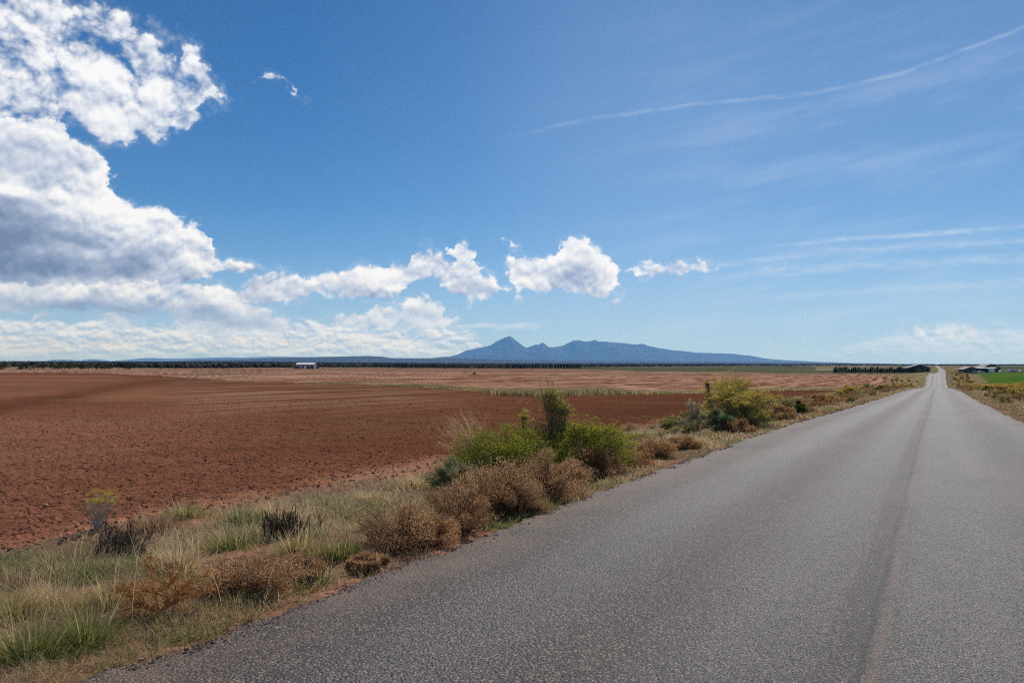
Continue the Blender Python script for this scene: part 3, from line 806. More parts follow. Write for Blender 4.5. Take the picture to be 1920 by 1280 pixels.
def copy_thing(src, loc, rz, s, label=None, group=None, sz=None):
    c = src.copy(); sc.collection.objects.link(c); c.location = loc; c.rotation_euler = (0, 0, rz); c.scale = (s, s, sz if sz else s)
    if label: c['label'] = label
    if group: c['group'] = group
    for ch in list(src.children):
        d = ch.copy(); sc.collection.objects.link(d); d.parent = c
        for g in list(ch.children):
            e2 = g.copy(); sc.collection.objects.link(e2); e2.parent = d
    return c
GREEN = ((0.10, 0.13, 0.022), (0.27, 0.27, 0.045)); DKGREEN = ((0.04, 0.07, 0.02), (0.09, 0.125, 0.035))
GREY = ((0.16, 0.17, 0.11), (0.30, 0.29, 0.21)); STRAW = ((0.34, 0.25, 0.15), (0.62, 0.50, 0.34)); RUST = ((0.16, 0.070, 0.034), (0.40, 0.215, 0.115))
YEL = ((0.46, 0.33, 0.06), (0.70, 0.54, 0.16)); OLIVE = ((0.12, 0.13, 0.05), (0.24, 0.22, 0.10))
def shrub_parts(root, w, h, lumps, nstem, nleaf, lsize, leafc, nflower=0, flowc=YEL, stemc=GREY, fill=(0.3, 1.0), flat=0.55, hollow=0.0, nm='foliage', lw=0.28, upright=0.5, tipbias=1.0, fsize=1.0, lumpy=0.34, bs=.14, cloud=.62, skirt=.38):
    """broom like shrub: stems from the root fan out to lumps on a dome; slivers along the outer part; flower heads on the tips"""
    # lump centres on dome
    th = np.arange(lumps) * 2.399 + rng.uniform(-.35, .35, lumps) + rng.uniform(0, 6.28); rr = np.sqrt((np.arange(lumps) + rng.uniform(.2, .8, lumps)) / lumps) * 0.86
    lc = np.stack([np.cos(th) * rr * w / 2, np.sin(th) * rr * w / 2, h * (1 - flat * rr ** 2) * rng.uniform(.66, 1.0, lumps)], -1)
    sk = rng.random(lumps) < skirt
    rs_ = rng.uniform(.55, .92, lumps)
    lc[sk] = np.stack([np.cos(th) * rs_ * w / 2, np.sin(th) * rs_ * w / 2, h * rng.uniform(.10, .34, lumps)], -1)[sk]
    lr = rng.uniform(.5, 1.35, lumps) * lumpy * w / 2
    lr = np.minimum(lr, h * .42)
    lum = rng.uniform(.72, 1.25, lumps)
    li = rng.integers(0, lumps, nstem)
    off = rng.normal(size=(nstem, 3)); off /= np.linalg.norm(off, axis=1, keepdims=True); off[:, 2] = np.abs(off[:, 2]) * 1.0 - .12
    tip = lc[li] + off * lr[li][:, None] * rng.uniform(.55, 1.0, (nstem, 1)) * np.array([1, 1, .75])
    tip[:, 2] = np.maximum(tip[:, 2], 0.06 * h)
    ex = rng.random(nstem) < .22; tip[ex] *= rng.uniform(1.08, 1.30, (nstem, 1))[ex]
    b = np.stack([tip[:, 0] * bs * 2 + rng.normal(0, .06 * w, nstem), tip[:, 1] * bs * 2 + rng.normal(0, .06 * w, nstem), np.full(nstem, -0.03)], -1)
    mid = b * (1 - upright) + tip * np.array([.35, .35, .62]) + np.array([0, 0, 0.1 * h])
    nstem0 = nstem
    B = Bld(); B.add(*tubes(b, mid, tip, np.full(nstem, .0045) * (1 + w * .3), np.full(nstem, .0018), colvar(nstem, *stemc), K=4))
    B.build('branches', WOOD, root)
    if nleaf:
        si = rng.integers(0, nstem, nleaf); t = fill[0] + (fill[1] - fill[0]) * rng.random(nleaf) ** (1 / (1 + tipbias))
        t = t[:, None]; P = b[si] * (1 - t) ** 2 + 2 * mid[si] * t * (1 - t) + tip[si] * t ** 2
        D = 2 * (mid[si] - b[si]) * (1 - t) + 2 * (tip[si] - mid[si]) * t
        D /= np.maximum(np.linalg.norm(D, axis=1, keepdims=True), 1e-6)
        j = rng.normal(size=(nleaf, 3))
        P = P + j * lsize * 0.9
        cl = rng.random(nleaf) < cloud; li2 = rng.integers(0, lumps, nleaf)
        o2 = rng.normal(size=(nleaf, 3)); o2 /= np.linalg.norm(o2, axis=1, keepdims=True)
        Q = lc[li2] + o2 * (lr[li2] * rng.uniform(.25, 1, nleaf) ** .6)[:, None] * np.array([1.05, 1.05, .85]); Q[:, 2] = np.maximum(Q[:, 2], rng.uniform(.02, .12, nleaf))
        P = np.where(cl[:, None], Q, P); D = np.where(cl[:, None], o2 * .6 + np.array([0, 0, .6]), D)
        D = D + rng.normal(size=(nleaf, 3)) * .75
        cc = colvar(nleaf, *leafc) * lum[np.where(cl, li2, li[si])][:, None]
        L = lsize * rng.uniform(.6, 1.4, nleaf)
        F_ = Bld(); F_.add(*cards(P, D, L, L * lw, cc)); F_.build(nm, LEAF if nm == 'foliage' else DRY, root)
    if nflower:
        outer = np.argsort(-(tip[:, 2] / h + .15 * rng.random(nstem)))[:max(4, int(nstem * .75))]
        fi = outer[rng.integers(0, len(outer), nflower)]
        hub = tip[fi] + rng.normal(size=(nflower, 3)) * lsize * np.array([1.1, 1.1, .5]) + np.array([0, 0, lsize * .6])
        m_ = 4
        c = np.repeat(hub, m_, 0) + rng.normal(size=(nflower * m_, 3)) * lsize * .28 * fsize
        d = rng.normal(size=(nflower * m_, 3)) * np.array([1, 1, .35])
        F_ = Bld(); F_.add(*cards(c, d, np.full(nflower * m_, lsize * .62 * fsize), np.full(nflower * m_, lsize * .42 * fsize), colvar(nflower * m_, *flowc)))
        F_.build('blossoms', PETAL, root)
def plant(name, cat, label, px, py, hpx, wpx, group=None, Z=None, **kw):
    if Z is None: x, y = ground_at(px, py)
    else: x, y = (px - 960) / F * Z, Z
    z = H1(x, y); k = y / F
    root = empty(name, (x, y, z)); tag(root, label, cat, group)
    shrub_parts(root, wpx * k, hpx * k, **kw)
    return root
# ------------------------------------------------------------------ the two big roadside bushes and what grows with them
rng = np.random.default_rng(11)
G1 = 'shrubs of the big clump at the road edge'; G2 = 'shrubs of the second clump by the road'
plant('rabbitbrush', 'shrub', 'broad yellow-green bush forming the left half of the biggest roadside clump', 950, 905, 100, 222, G1, lumps=38, nstem=460, nleaf=30000, lsize=.036, leafc=GREEN, nflower=1300, flowc=((.30, .28, .03), (.5, .42, .06)), fsize=.7, flat=.75, lumpy=.30)
plant('rabbitbrush', 'shrub', 'spreading bush with yellow-tipped crown forming the right half of the biggest clump', 1088, 893, 92, 200, G1, lumps=30, nstem=380, nleaf=25000, lsize=.036, leafc=GREEN, nflower=2200, flowc=((.36, .32, .03), (.55, .46, .06)), fsize=.8, fill=(.5, 1.0), flat=.55, lumpy=.30)
plant('rabbitbrush', 'shrub', 'tall upright sprig on bare stems rising above the biggest roadside clump', 1036, 893, 152, 66, G1, lumps=7, nstem=120, nleaf=5200, lsize=.034, leafc=OLIVE, nflower=500, flowc=((.42, .36, .06), (.6, .48, .12)), fill=(.5, 1.0), flat=.3, upright=.2, fsize=.8, lumpy=.52, bs=.06, cloud=.5, skirt=0)
plant('rabbitbrush', 'shrub', 'small thin sprig standing between the left bush and the tall sprig', 985, 885, 102, 34, G1, lumps=3, nstem=44, nleaf=900, lsize=.034, leafc=OLIVE, nflower=120, flowc=((.42, .36, .06), (.6, .48, .12)), fill=(.6, 1.0), flat=.25, upright=.2, lumpy=.5, bs=.06, cloud=.4, skirt=0)
plant('sagebrush', 'shrub', 'small grey-green bush at the left foot of the biggest clump', 850, 932, 66, 88, G1, lumps=12, nstem=260, nleaf=9500, lsize=.03, leafc=((.12, .15, .07), (.25, .27, .14)), stemc=GREY, flat=.6)
plant('sagebrush', 'shrub', 'low pale green bush in front of the biggest clump', 935, 925, 40, 90, G1, lumps=9, nstem=150, nleaf=5000, lsize=.028, leafc=((.13, .16, .06), (.28, .28, .13)), flat=.5)
def dead_fan(name, label, px, py, spec, group, n=260, L=(.6, 1.1), lean=(-1.0, .2), azc=None, colr=((.55, .43, .30), (.80, .67, .50)), wpx=40):
    x, y = ground_at(px, py); root = empty(name, (x, y, H1(x, y))); tag(root, label, 'dead shrub', group)
    b = rng.normal(0, .10, (n, 3)) * [1, 1, 0] ; az = np.radians(rng.normal(azc, 22, n)); ln = np.abs(rng.uniform(lean[0], lean[1], n)); l = rng.uniform(*L, n)
    d = np.stack([np.sin(az) * np.sin(ln), np.cos(az) * np.sin(ln), np.cos(ln)], -1)
    tip = b + d * l[:, None]; mid = b + d * l[:, None] * .5 + rng.normal(0, .03, (n, 3)) + [0, 0, .05]
    B = Bld(); B.add(*tubes(b, mid, tip, np.full(n, .0062), np.full(n, .0030), colvar(n, *colr), K=3)); B.build('main_twigs', DRY, root)
    m = n * 5; i = rng.integers(0, n, m); t = rng.uniform(.4, .95, (m, 1)); p = b[i] + (tip - b)[i] * t
    d2 = d[i] + rng.normal(0, .38, (m, 3)); d2 /= np.linalg.norm(d2, axis=1, keepdims=True); l2 = rng.uniform(.06, .2, (m, 1))
    B = Bld(); B.add(*tubes(p, p + d2 * l2 * .5 + rng.normal(0, .008, (m, 3)), p + d2 * l2, np.full(m, .0030), np.full(m, .0018), colvar(m, *colr), K=2)); B.build('side_twigs', DRY, root)
    return root
dead_fan('dead_brush', 'fan of bare grey twigs leaning left out of the biggest clump', 925, 895, 0, G1, n=150, L=(.6, 1.25), lean=(.35, 1.15), azc=-85)
dead_fan('dead_brush', 'short bundle of bleached twigs poking right from the biggest clump', 1062, 880, 0, G1, n=46, L=(.55, .95), lean=(.3, .65), azc=75)
# second clump
plant('rabbitbrush', 'shrub', 'wide bush covered in yellow flowers, main mass of the second roadside clump', 1385, 805, 68, 136, G2, lumps=26, nstem=420, nleaf=17000, lsize=.046, leafc=((.08, .11, .03), (.21, .21, .07)), nflower=3600, fill=(.35, 1), flat=.5, lumpy=.36, skirt=.3)
plant('rabbitbrush', 'shrub', 'taller flowering bush behind the main mass of the second clump', 1374, 790, 74, 72, G2, lumps=12, nstem=220, nleaf=7500, lsize=.048, leafc=GREEN, nflower=1300, fill=(.45, 1), flat=.4, lumpy=.42, skirt=.1)
plant('rabbitbrush', 'shrub', 'thin upright shrub with few flowers at the left of the second clump', 1333, 793, 78, 26, G2, lumps=4, nstem=70, nleaf=1500, lsize=.045, leafc=OLIVE, nflower=180, fill=(.45, 1), flat=.2, flowc=((.40, .32, .08), (.5, .42, .14)))
plant('rabbitbrush', 'shrub', 'small round flowering bush just right of the second clump', 1441, 772, 30, 20, G2, lumps=5, nstem=70, nleaf=1500, lsize=.045, leafc=GREEN, nflower=260, fill=(.45, 1), flat=.3)
plant('dry_weed', 'weed', 'spindly grey weed with pale seed heads left of the second clump', 1298, 808, 58, 56, G2, lumps=8, nstem=160, nleaf=2600, lsize=.04, leafc=GREY, nflower=160, flowc=((.42, .36, .2), (.6, .52, .34)), nm='seed_stalks', fill=(.3, 1))
plant('dry_weed', 'weed', 'grey brown feathery weed at the right foot of the second clump', 1428, 797, 40, 52, G2, lumps=8, nstem=160, nleaf=3200, lsize=.04, leafc=((.2, .14, .10), (.36, .28, .22)), nm='seed_stalks', fill=(.2, 1))
plant('green_weed', 'weed', 'dark green leafy weed growing from the road edge past the second clump', 1495, 784, 28, 34, lumps=9, nstem=70, nleaf=1500, lsize=.075, leafc=DKGREEN, lw=.55, fill=(.1, 1), flat=.6)
plant('green_weed', 'weed', 'low dark leafy weed spreading on the asphalt edge beside the taller one', 1515, 779, 8, 26, lumps=8, nstem=40, nleaf=600, lsize=.07, leafc=DKGREEN, lw=.55, fill=(.1, 1), flat=.4)
plant('blue_green_weed', 'weed', 'blue-green leafy weed under the yellow flowers of the second clump', 1350, 818, 42, 48, G2, lumps=9, nstem=120, nleaf=2600, lsize=.05, leafc=((.05, .10, .05), (.12, .19, .10)), lw=.4, fill=(.2, 1))
# brown weeds hugging the asphalt
GB = 'dry brown weeds along the left road edge'
brown = [(800, 1034, 62, 110, 'low brown weed at the asphalt between the first two weeds of the long row'), (965, 976, 66, 110, 'brown weed at the asphalt below the middle of the biggest clump'), (1058, 934, 58, 96, 'reddish brown weed at the asphalt below the tall sprig'), (690, 1078, 34, 80, 'low sparse brown weed at the left end of the long row'), (462, 1140, 88, 170, 'dark brown dry weed nearest the camera beside the asphalt'), (560, 1108, 50, 95, 'low brown dry weed right of the nearest dark one'),
 (755, 1044, 94, 160, 'brown dry weed below the bare red soil patch'), (850, 1012, 112, 165, 'tall brown dry weed in the middle of the long brown row'),
 (925, 982, 108, 175, 'brown dry weed left of the rightmost mound under the biggest clump'), (1025, 948, 104, 155, 'rounded pinkish brown weed right under the biggest clump'),
 (1125, 904, 50, 84, 'small brown weed right of the biggest clump at the road edge'), (1105, 908, 72, 90, 'dark brown weed in the shade right of the biggest clump'),
 (1178, 886, 42, 84, 'low reddish weed on the bend of the verge right of the biggest clump'), (1228, 868, 40, 84, 'low brown weed midway between the two big clumps'),
 (1378, 822, 32, 66, 'orange brown weed in front of the second clump'), (1458, 792, 28, 52, 'brown weed between the second clump and the dark green weed'),
 (1538, 769, 28, 44, 'dark reddish weed just past the dark green weed'), (1285, 853, 28, 64, 'straw brown weed left of the second clump at the asphalt')]
for i, (px, py, hp, wp, lb) in enumerate(brown):
    Zk = ground_at(px, py)[1]; ls = max(.017, Zk * .0019)
    dk = ((.24, .14, .075), (.54, .35, .20)) if i < 12 else ((.24, .125, .06), (.50, .31, .17))
    plant('dry_weed', 'weed', lb, px, py - 4, hp * .84, wp * 1.08, GB, lumps=15, nstem=190, nleaf=int(14000 * (1 if i < 12 else .5)), lsize=ls * 1.1, leafc=dk, stemc=RUST, nm='dry_leaves', fill=(.12, 1), flat=.6, lw=.42, tipbias=.6, lumpy=.34, cloud=.58)
# orange branching weed and the thin flowering stalk
def skeleton_weed(px, py):
    x, y = ground_at(px, py); root = empty('orange_weed', (x, y, H1(x, y))); k = y / F
    tag(root, 'sparse orange-stemmed dead weed with one tall stalk at lower left', 'weed')
    main = [((0, 0, 0), (-14, 60), (-6, 118)), ((0, 0, 4), (22, 52), (82, 70)), ((0, 0, 6), (30, 30), (64, 52)), ((0, 0, 4), (-30, 24), (-62, 14)), ((0, 0, 2), (-50, 4), (-66, -16)), ((0, 0, 40), (-30, 46), (-80, 44)), ((0, 0, 44), (20, 60), (44, 76)), ((0, 0, 14), (-40, 20), (-70, 40)), ((0,0,10), (40, 30), (90, 42))]
    p0 = np.array([(a[0], 0, a[2]) for a, _, _ in main]) * k; p1 = np.array([(b_[0], rng.normal(0, 8), b_[1]) for _, b_, _ in main]) * k; p2 = np.array([(c[0], rng.normal(0, 16), c[1]) for _, _, c in main]) * k
    B = Bld(); oc = ((.56, .28, .10), (.78, .44, .18)); B.add(*tubes(p0, p1, p2, np.full(len(main), .0075), np.full(len(main), .003), colvar(len(main), *oc), K=6, sides=5)); B.build('stems', WOOD, root)
    n = 420; i = rng.integers(0, len(main), n); t = rng.uniform(.15, 1, (n, 1)); P = p0[i] * (1 - t) ** 2 + 2 * p1[i] * t * (1 - t) + p2[i] * t ** 2
    d = rng.normal(size=(n, 3)) + [0, 0, .6]; d /= np.linalg.norm(d, axis=1, keepdims=True); l = rng.uniform(.04, .13, (n, 1))
    B = Bld(); B.add(*tubes(P, P + d * l * .5 + [0, 0, .01], P + d * l, np.full(n, .0022), np.full(n, .0012), colvar(n, (.36, .17, .07), (.5, .27, .12)), K=2)); B.build('side_twigs', WOOD, root)
    m = 3800; j = rng.integers(0, n, m); Q = P[j] + d[j] * l[j] * rng.uniform(.1, 1.1, (m, 1)) + rng.normal(0, .012, (m, 3))
    B = Bld(); L = rng.uniform(.008, .02, m); B.add(*cards(Q, rng.normal(size=(m, 3)), L, L * .5, colvar(m, (.32, .14, .05), (.62, .33, .14)))); B.build('dry_leaves', DRY, root)
skeleton_weed(300, 1188)
plant('flowering_weed', 'weed', 'lone grey-stemmed weed with flat yellow flower heads at the field edge', 184, 1012, 58, 86, lumps=9, nstem=34, nleaf=500, lsize=.02, leafc=GREY, skirt=0, cloud=.1, bs=.05, stemc=((.35, .32, .28), (.5, .46, .4)), nflower=230, flowc=((.36, .30, .05), (.5, .42, .08)), fill=(.3, 1), flat=.2, fsize=1.3)

# ------------------------------------------------------------------ smaller verge plants copied from a few prototypes
def proto(name, cat, w, h, **kw):
    root = empty(name, (0, 0, 0)); tag(root, None, cat); shrub_parts(root, w, h, **kw); return root
rng = np.random.default_rng(23)
pro = {
 'y': [proto('rabbitbrush', 'shrub', 1.3, .85, lumps=12, nstem=110, nleaf=1500, lsize=.085, leafc=((.10, .11, .045), (.22, .19, .08)), nflower=520, flowc=((.42, .27, .05), (.66, .46, .12)), fill=(.35, 1), lw=.4) for _ in range(3)],
 'g': [proto('rabbitbrush', 'shrub', 1.1, .8, lumps=10, nstem=100, nleaf=1700, lsize=.08, leafc=((.09, .11, .04), (.20, .20, .08)), nflower=60, flowc=YEL, fill=(.3, 1), lw=.4) for _ in range(2)],
 'b': [proto('dry_weed', 'weed', 1.1, .6, lumps=12, nstem=100, nleaf=1900, lsize=.06, leafc=((.22, .11, .055), (.42, .25, .14)), nm='dry_leaves', stemc=RUST, fill=(.15, 1), lw=.5) for _ in range(2)],
 'o': [proto('dry_weed', 'weed', 1.0, .6, lumps=10, nstem=100, nleaf=1700, lsize=.07, leafc=((.24, .20, .09), (.46, .38, .2)), nm='dry_leaves', stemc=STRAW, fill=(.2, 1), lw=.35) for _ in range(2)],
 'd': [proto('rabbitbrush', 'shrub', 1.1, .8, lumps=10, nstem=100, nleaf=1700, lsize=.08, leafc=DKGREEN, nflower=20, fill=(.3, 1), lw=.45) for _ in range(2)]}
LB = {('y', 0): ('yellow flowering bushes on the left verge', 'small yellow-flowered bush on the distant left verge beyond the second clump'),
      ('g', 0): ('olive bushes on the left verge', 'small olive green bush on the distant left verge beyond the second clump'),
      ('b', 0): ('rusty weeds on the left verge', 'rusty brown weed on the distant left verge beyond the second clump'),
      ('o', 0): ('straw weeds on the left verge', 'straw coloured weed on the left verge beyond the biggest clump'),
      ('d', 0): ('dark bushes on the left verge', 'small dark green bush on the distant left verge'),
      ('y', 1): ('yellow flowering bushes right of the road', 'bush with dull yellow flowers on the verge right of the road'),
      ('g', 1): ('olive bushes right of the road', 'olive green bush on the verge right of the road'),
      ('b', 1): ('rusty weeds right of the road', 'rusty brown weed on the verge right of the road'),
      ('o', 1): ('straw weeds right of the road', 'straw coloured weed on the verge right of the road'),
      ('d', 1): ('dark bushes right of the road', 'dark green bush among yellow ones right of the road')}
used = set()
KN = {'y': 'yellow flowered bush', 'g': 'olive green bush', 'b': 'rusty brown weed', 'o': 'straw coloured weed', 'd': 'dark green bush'}
def auto_label(kind, side, x, y, s):
    u, v = uv_of(x, y); d = abs(v - float(road_shift(u)) - VC) - HW
    size = 'minute' if s < .33 else 'tiny' if s < .42 else 'little' if s < .5 else 'small' if s < .65 else 'medium' if s < .8 else 'large' if s < .95 else 'oversized' if s < 1.1 else 'huge'
    lat = 'at the asphalt edge' if d < 1.6 else 'at mid verge' if d < 3.6 else 'at the field side'
    if side == 0: z = 'right behind the biggest clump' if u < 19.5 else 'halfway between the big clumps' if u < 23.5 else 'just before the second clump' if u < 29 else 'just past the second clump' if u < 48 else 'where the road dips' if u < 85 else 'along the falling road' if u < 140 else 'by the crest' if u < 210 else 'on the far rise'
    else: z = 'near the right picture edge' if u < 75 else 'below the green field' if u < 120 else 'beside the road crest' if u < 200 else 'along the green field' if u < 300 else 'close to the farm'
    return '%s %s, %s verge, %s, %s' % (size, KN[kind], 'left' if side == 0 else 'right', lat, z)
def put(kind, side, x, y, s, sz=None, label=None):
    src = pro[kind][rng.integers(0, len(pro[kind]))]
    g, l = LB[(kind, side)]; l = auto_label(kind, side, x, y, s)
    loc = (x, y, H1(x, y) - .02); rz = rng.uniform(0, 6.28)
    if label: g = None; l = label
    if src.name not in used:
        used.add(src.name); src.location = loc; src.rotation_euler = (0, 0, rz); src.scale = (s, s, sz or s); src['label'] = l
        if g: src['group'] = g
        return src
    c = copy_thing(src, loc, rz, s, l, g, sz)
    if not g and 'group' in c: del c['group']
    return c
def vplace(u, v): 
    return xy_of(u, v + float(road_shift(u)))
# left verge beyond the clumps
u = 30.0
while u < 330:
    for _ in range(3):
        wv = 2.6 + (4.0 if u > 110 else 0) * (u / 200)
        v = V_L + rng.uniform(.5, 1.4 + wv); uu = u + rng.uniform(-1.5, 1.5)
        k = rng.choice(['y', 'g', 'b', 'o', 'd', 'b', 'o'], p=[.16, .14, .22, .16, .06, .12, .14]) if u < 180 else rng.choice(['y', 'b', 'g'], p=[.6, .25, .15])
        if v < V_L + 1.5: k = rng.choice(['b', 'b', 'o', 'g'])
        x, y = vplace(uu, v); put(k, 0, x, y, rng.uniform(.5, 1.0) * (.85 if u < 60 else 1.1))
    u += 1.5 + u * .020
for _ in range(26):      # straw and olive between the two clumps
    uu = rng.uniform(16, 27); v = V_L + rng.uniform(.9, 3.8); x, y = vplace(uu, v); put(rng.choice(['o', 'o', 'g', 'b']), 0, x, y, rng.uniform(.25, .5))
# right verge
u = 40.0
while u < 420:
    nrow = 4 if u < 200 else 3
    for _ in range(nrow):
        v = V_R - rng.uniform(1.4, 9.5 if u < 150 else 7.5); uu = u + rng.uniform(-2, 2)
        if u < 62 and v > V_R - 2.4: continue
        k = rng.choice(['y', 'g', 'b', 'o', 'd'], p=[.58, .12, .13, .09, .08]) if v < V_R - 2.6 else rng.choice(['b', 'o', 'g'])
        x, y = vplace(uu, v); put(k, 1, x, y, rng.uniform(.65, 1.25))
    u += 1.6 + u * .017
for k_ in list(pro):
    for p_ in pro[k_]:
        if p_.name not in used:
            for ch in list(p_.children): bpy.data.objects.remove(ch)
            bpy.data.objects.remove(p_)

# ------------------------------------------------------------------ grass
rng = np.random.default_rng(31)
def sheet(n, u0, u1, v0, v1, power=1.0):
    uu = u0 + (u1 - u0) * rng.random(n) ** power; vv = rng.uniform(v0, v1, n)
    x = uu * SA - (vv + road_shift(uu)) * CA; y = uu * CA + (vv + road_shift(uu)) * SA
    return uu, vv, x, y
def grass(name, n, u0, u1, v0, v1, hl, dens, cols, lean=(.05, .5), power=1.0, wk=.0011, K=3, seed=0, kind=True, tuft=.55, tips=None):
    # tufts: blades share a tuft centre
    nt_ = max(1, n // 22)
    uu, vv, x, y = sheet(nt_, u0, u1, v0, v1, power)
    keep = rng.random(nt_) < dens(uu, vv, x, y)
    uu, vv, x, y = uu[keep], vv[keep], x[keep], y[keep]
    ti = np.repeat(np.arange(len(x)), 22); m = len(ti)
    rad = .05 + .0022 * uu[ti]
    a_ = rng.uniform(0, 6.28, m); rr = np.abs(rng.normal(0, 1, m)) * rad
    bx_, by_ = x[ti] + np.cos(a_) * rr, y[ti] + np.sin(a_) * rr
    bz_ = height(bx_, by_)
    th = hl[0] + (hl[1] - hl[0]) * np.clip(rng.random(len(x)) * .6 + .4 * (fbm(x * .7, y * .7, 3, .5, seed) + .5), 0, 1)
    L = th[ti] * rng.uniform(.45, 1.1, m)
    az = a_ + rng.normal(0, .5, m); az = np.pi / 2 - az
    ln = rng.uniform(lean[0], lean[1], m); cv = rng.uniform(.2, 1.7, m)
    W = np.maximum(.0038, wk * 1.05 * by_) * rng.uniform(.7, 1.3, m)
    pal = [np.array(c) for c in cols]; sel = np.clip(fbm(x * .55, y * .55, 4, .6, seed + 5) * 1.5 + .5 + rng.normal(0, .16, len(x)), 0, .999)
    ci_ = (sel * len(pal)).astype(int)[ti]
    pa = np.stack([p[0] for p in pal])[ci_]; pb = np.stack([p[1] for p in pal])[ci_]
    k = rng.random((m, 1)); c = pa * (1 - k) + pb * k
    tc_ = c * .5 + np.array([.5, .42, .28]) * .5 if tips is None else c * (1 - tips) + np.array([.5, .42, .28]) * tips
    V, q, t, cc = blades(np.stack([bx_, by_, bz_ - .01], -1), az, ln, cv, L, W, c, K, tipcol=tc_)
    B = Bld(); B.add(V, q, t, cc); return B
GG = ((.085, .115, .025), (.19, .22, .055)); GO = ((.17, .155, .05), (.33, .28, .11)); GS = ((.38, .28, .15), (.62, .50, .31)); GT = ((.22, .145, .09), (.42, .30, .19))
def d_near(u, v, x, y):
    d = v - V_L
    return sstep(d, .12, .45) * (1 - sstep(d, 2.6 + .8 * fbm(x * .5, y * .5, 3, .5, 3), 4.0)) * np.clip(.62 + 1.5 * fbm(x * .8, y * .8, 3, .6, 77), .05, 1) * (1 - .75 * sstep(u, 9.5, 12))
allg = Bld()
def merge(B):
    allg.add(np.concatenate(B.V), *[f for f in B.F], np.concatenate(B.C))
def pn_(x, y, k, sd, o=0.0, g=1.8): return np.clip(.5 + o + g * fbm(x * k, y * k, 4, .6, sd), 0, 1)
far_fade = lambda u, v: 1 - sstep(v - V_L, 2.7, 4.1)
GB_ = ((.15, .085, .045), (.36, .22, .13))
merge(grass('near mixed', 230000, 2.2, 12.0, V_L + .06, V_L + 4.3, (.05, .19), lambda u, v, x, y: pn_(x, y, 1.1, 77, .0, 3.2) * far_fade(u, v) * (1 - .6 * sstep(u, 9.5, 12)), [GG, GT, GO, GB_, GO, GS, GT], seed=201, wk=.0009, lean=(.1, .9)))
merge(grass('near tall', 30000, 2.2, 8.6, V_L + .3, V_L + 3.0, (.14, .32), lambda u, v, x, y: sstep(fbm(x * .8, y * .8, 3, .5, 207), -.02, .2) * (1 - sstep(u, 5.5, 8.6) * .7), [GS, GG, GO, GS], seed=211, wk=.0009, lean=(.05, 1.0), tips=.75))
merge(grass('low', 90000, 3, 30, V_L + .05, V_L + 4.8, (.03, .09), lambda u, v, x, y: pn_(x, y, 1.2, 78, 0, 2.0), [GT, GS, GO, GT], seed=221, wk=.0009, lean=(.3, 1.4), K=2))
merge(grass('mid', 120000, 9.5, 36, V_L + .1, V_L + 4.2, (.07, .22), lambda u, v, x, y: pn_(x, y, .6, 79, .0, 2.6) * far_fade(u, v), [GO, GS, GT, GS, GO], seed=231, wk=.0010, power=.8, lean=(.1, .9)))
merge(grass('c', 120000, 30, 130, V_L + .15, V_L + 5.0, (.16, .42), lambda u, v, x, y: pn_(x, y, .2, 80, .2), [GO, GS, GT, ((.24, .12, .05), (.42, .24, .12)), ((.24, .12, .05), (.42, .24, .12))], seed=241, wk=.0011, power=.8))
merge(grass('d', 60000, 120, 420, V_L + .4, V_L + 9.0, (.25, .55), lambda u, v, x, y: 1.0 + 0 * u, [GO, GT, GS], seed=251, wk=.0011, K=2, power=.8))
merge(grass('e', 110000, 36, 420, V_R - 11, V_R - 1.0, (.2, .5), lambda u, v, x, y: pn_(x, y, .2, 82, .2) * sstep(-v + V_R, .8, 1.8), [GO, GS, GT, GT], seed=261, wk=.0011, K=2, power=.75))
merge(grass('e2', 30000, 30, 110, V_R - 2.6, V_R - .4, (.05, .2), lambda u, v, x, y: .7 + 0 * u, [GG, GT, GO], seed=262, wk=.0011, K=2))
# weedy strip between the ploughed land and the stubble
def strip(pts, n, hl, cols, spread, seed):
    P0 = np.array([ground_at(*p) for p in pts]); i = rng.integers(0, len(P0) - 1, n // 14); t = rng.random((n // 14, 1))
    c = P0[i] * (1 - t) + P0[i + 1] * t + rng.normal(0, 1, (n // 14, 2)) * spread
    ti = np.repeat(np.arange(len(c)), 14); m = len(ti); b = c[ti] + rng.normal(0, .25, (m, 2))
    L = rng.uniform(hl[0], hl[1], m); kk = rng.random((m, 1)); ci_ = rng.integers(0, len(cols), len(c))[ti]
    pa = np.array([q[0] for q in cols])[ci_]; pb = np.array([q[1] for q in cols])[ci_]; cl = pa * (1 - kk) + pb * kk
    B = Bld(); V, q, tr, cc = blades(np.stack([b[:, 0], b[:, 1], height(b[:, 0], b[:, 1])], -1), rng.uniform(0, 6.28, m), rng.uniform(0, .5, m), rng.uniform(0, .6, m), L, np.maximum(.004, b[:, 1] * .0010), cl, 2, tipcol=cl * .6 + .4 * np.array([.4, .34, .2]))
    B.add(V, q, tr, cc); return B
merge(strip([(600, 718), (720, 721), (830, 726), (930, 733), (1010, 737), (1120, 736), (1210, 735)], 9000, (.06, .16), [GG, GO, GG], [.8, 3.0], 1))
merge(strip([(945, 738), (985, 740), (1050, 740), (1100, 739), (1150, 738)], 16000, (.3, .55), [GT, ((.10, .10, .03), (.2, .17, .07)), GS], [.6, 1.0], 2))
merge(strip([(1210, 737), (1320, 735), (1420, 731), (1560, 730), (1600, 731)], 9000, (.1, .25), [GO, GS], [.8, 1.0], 3))
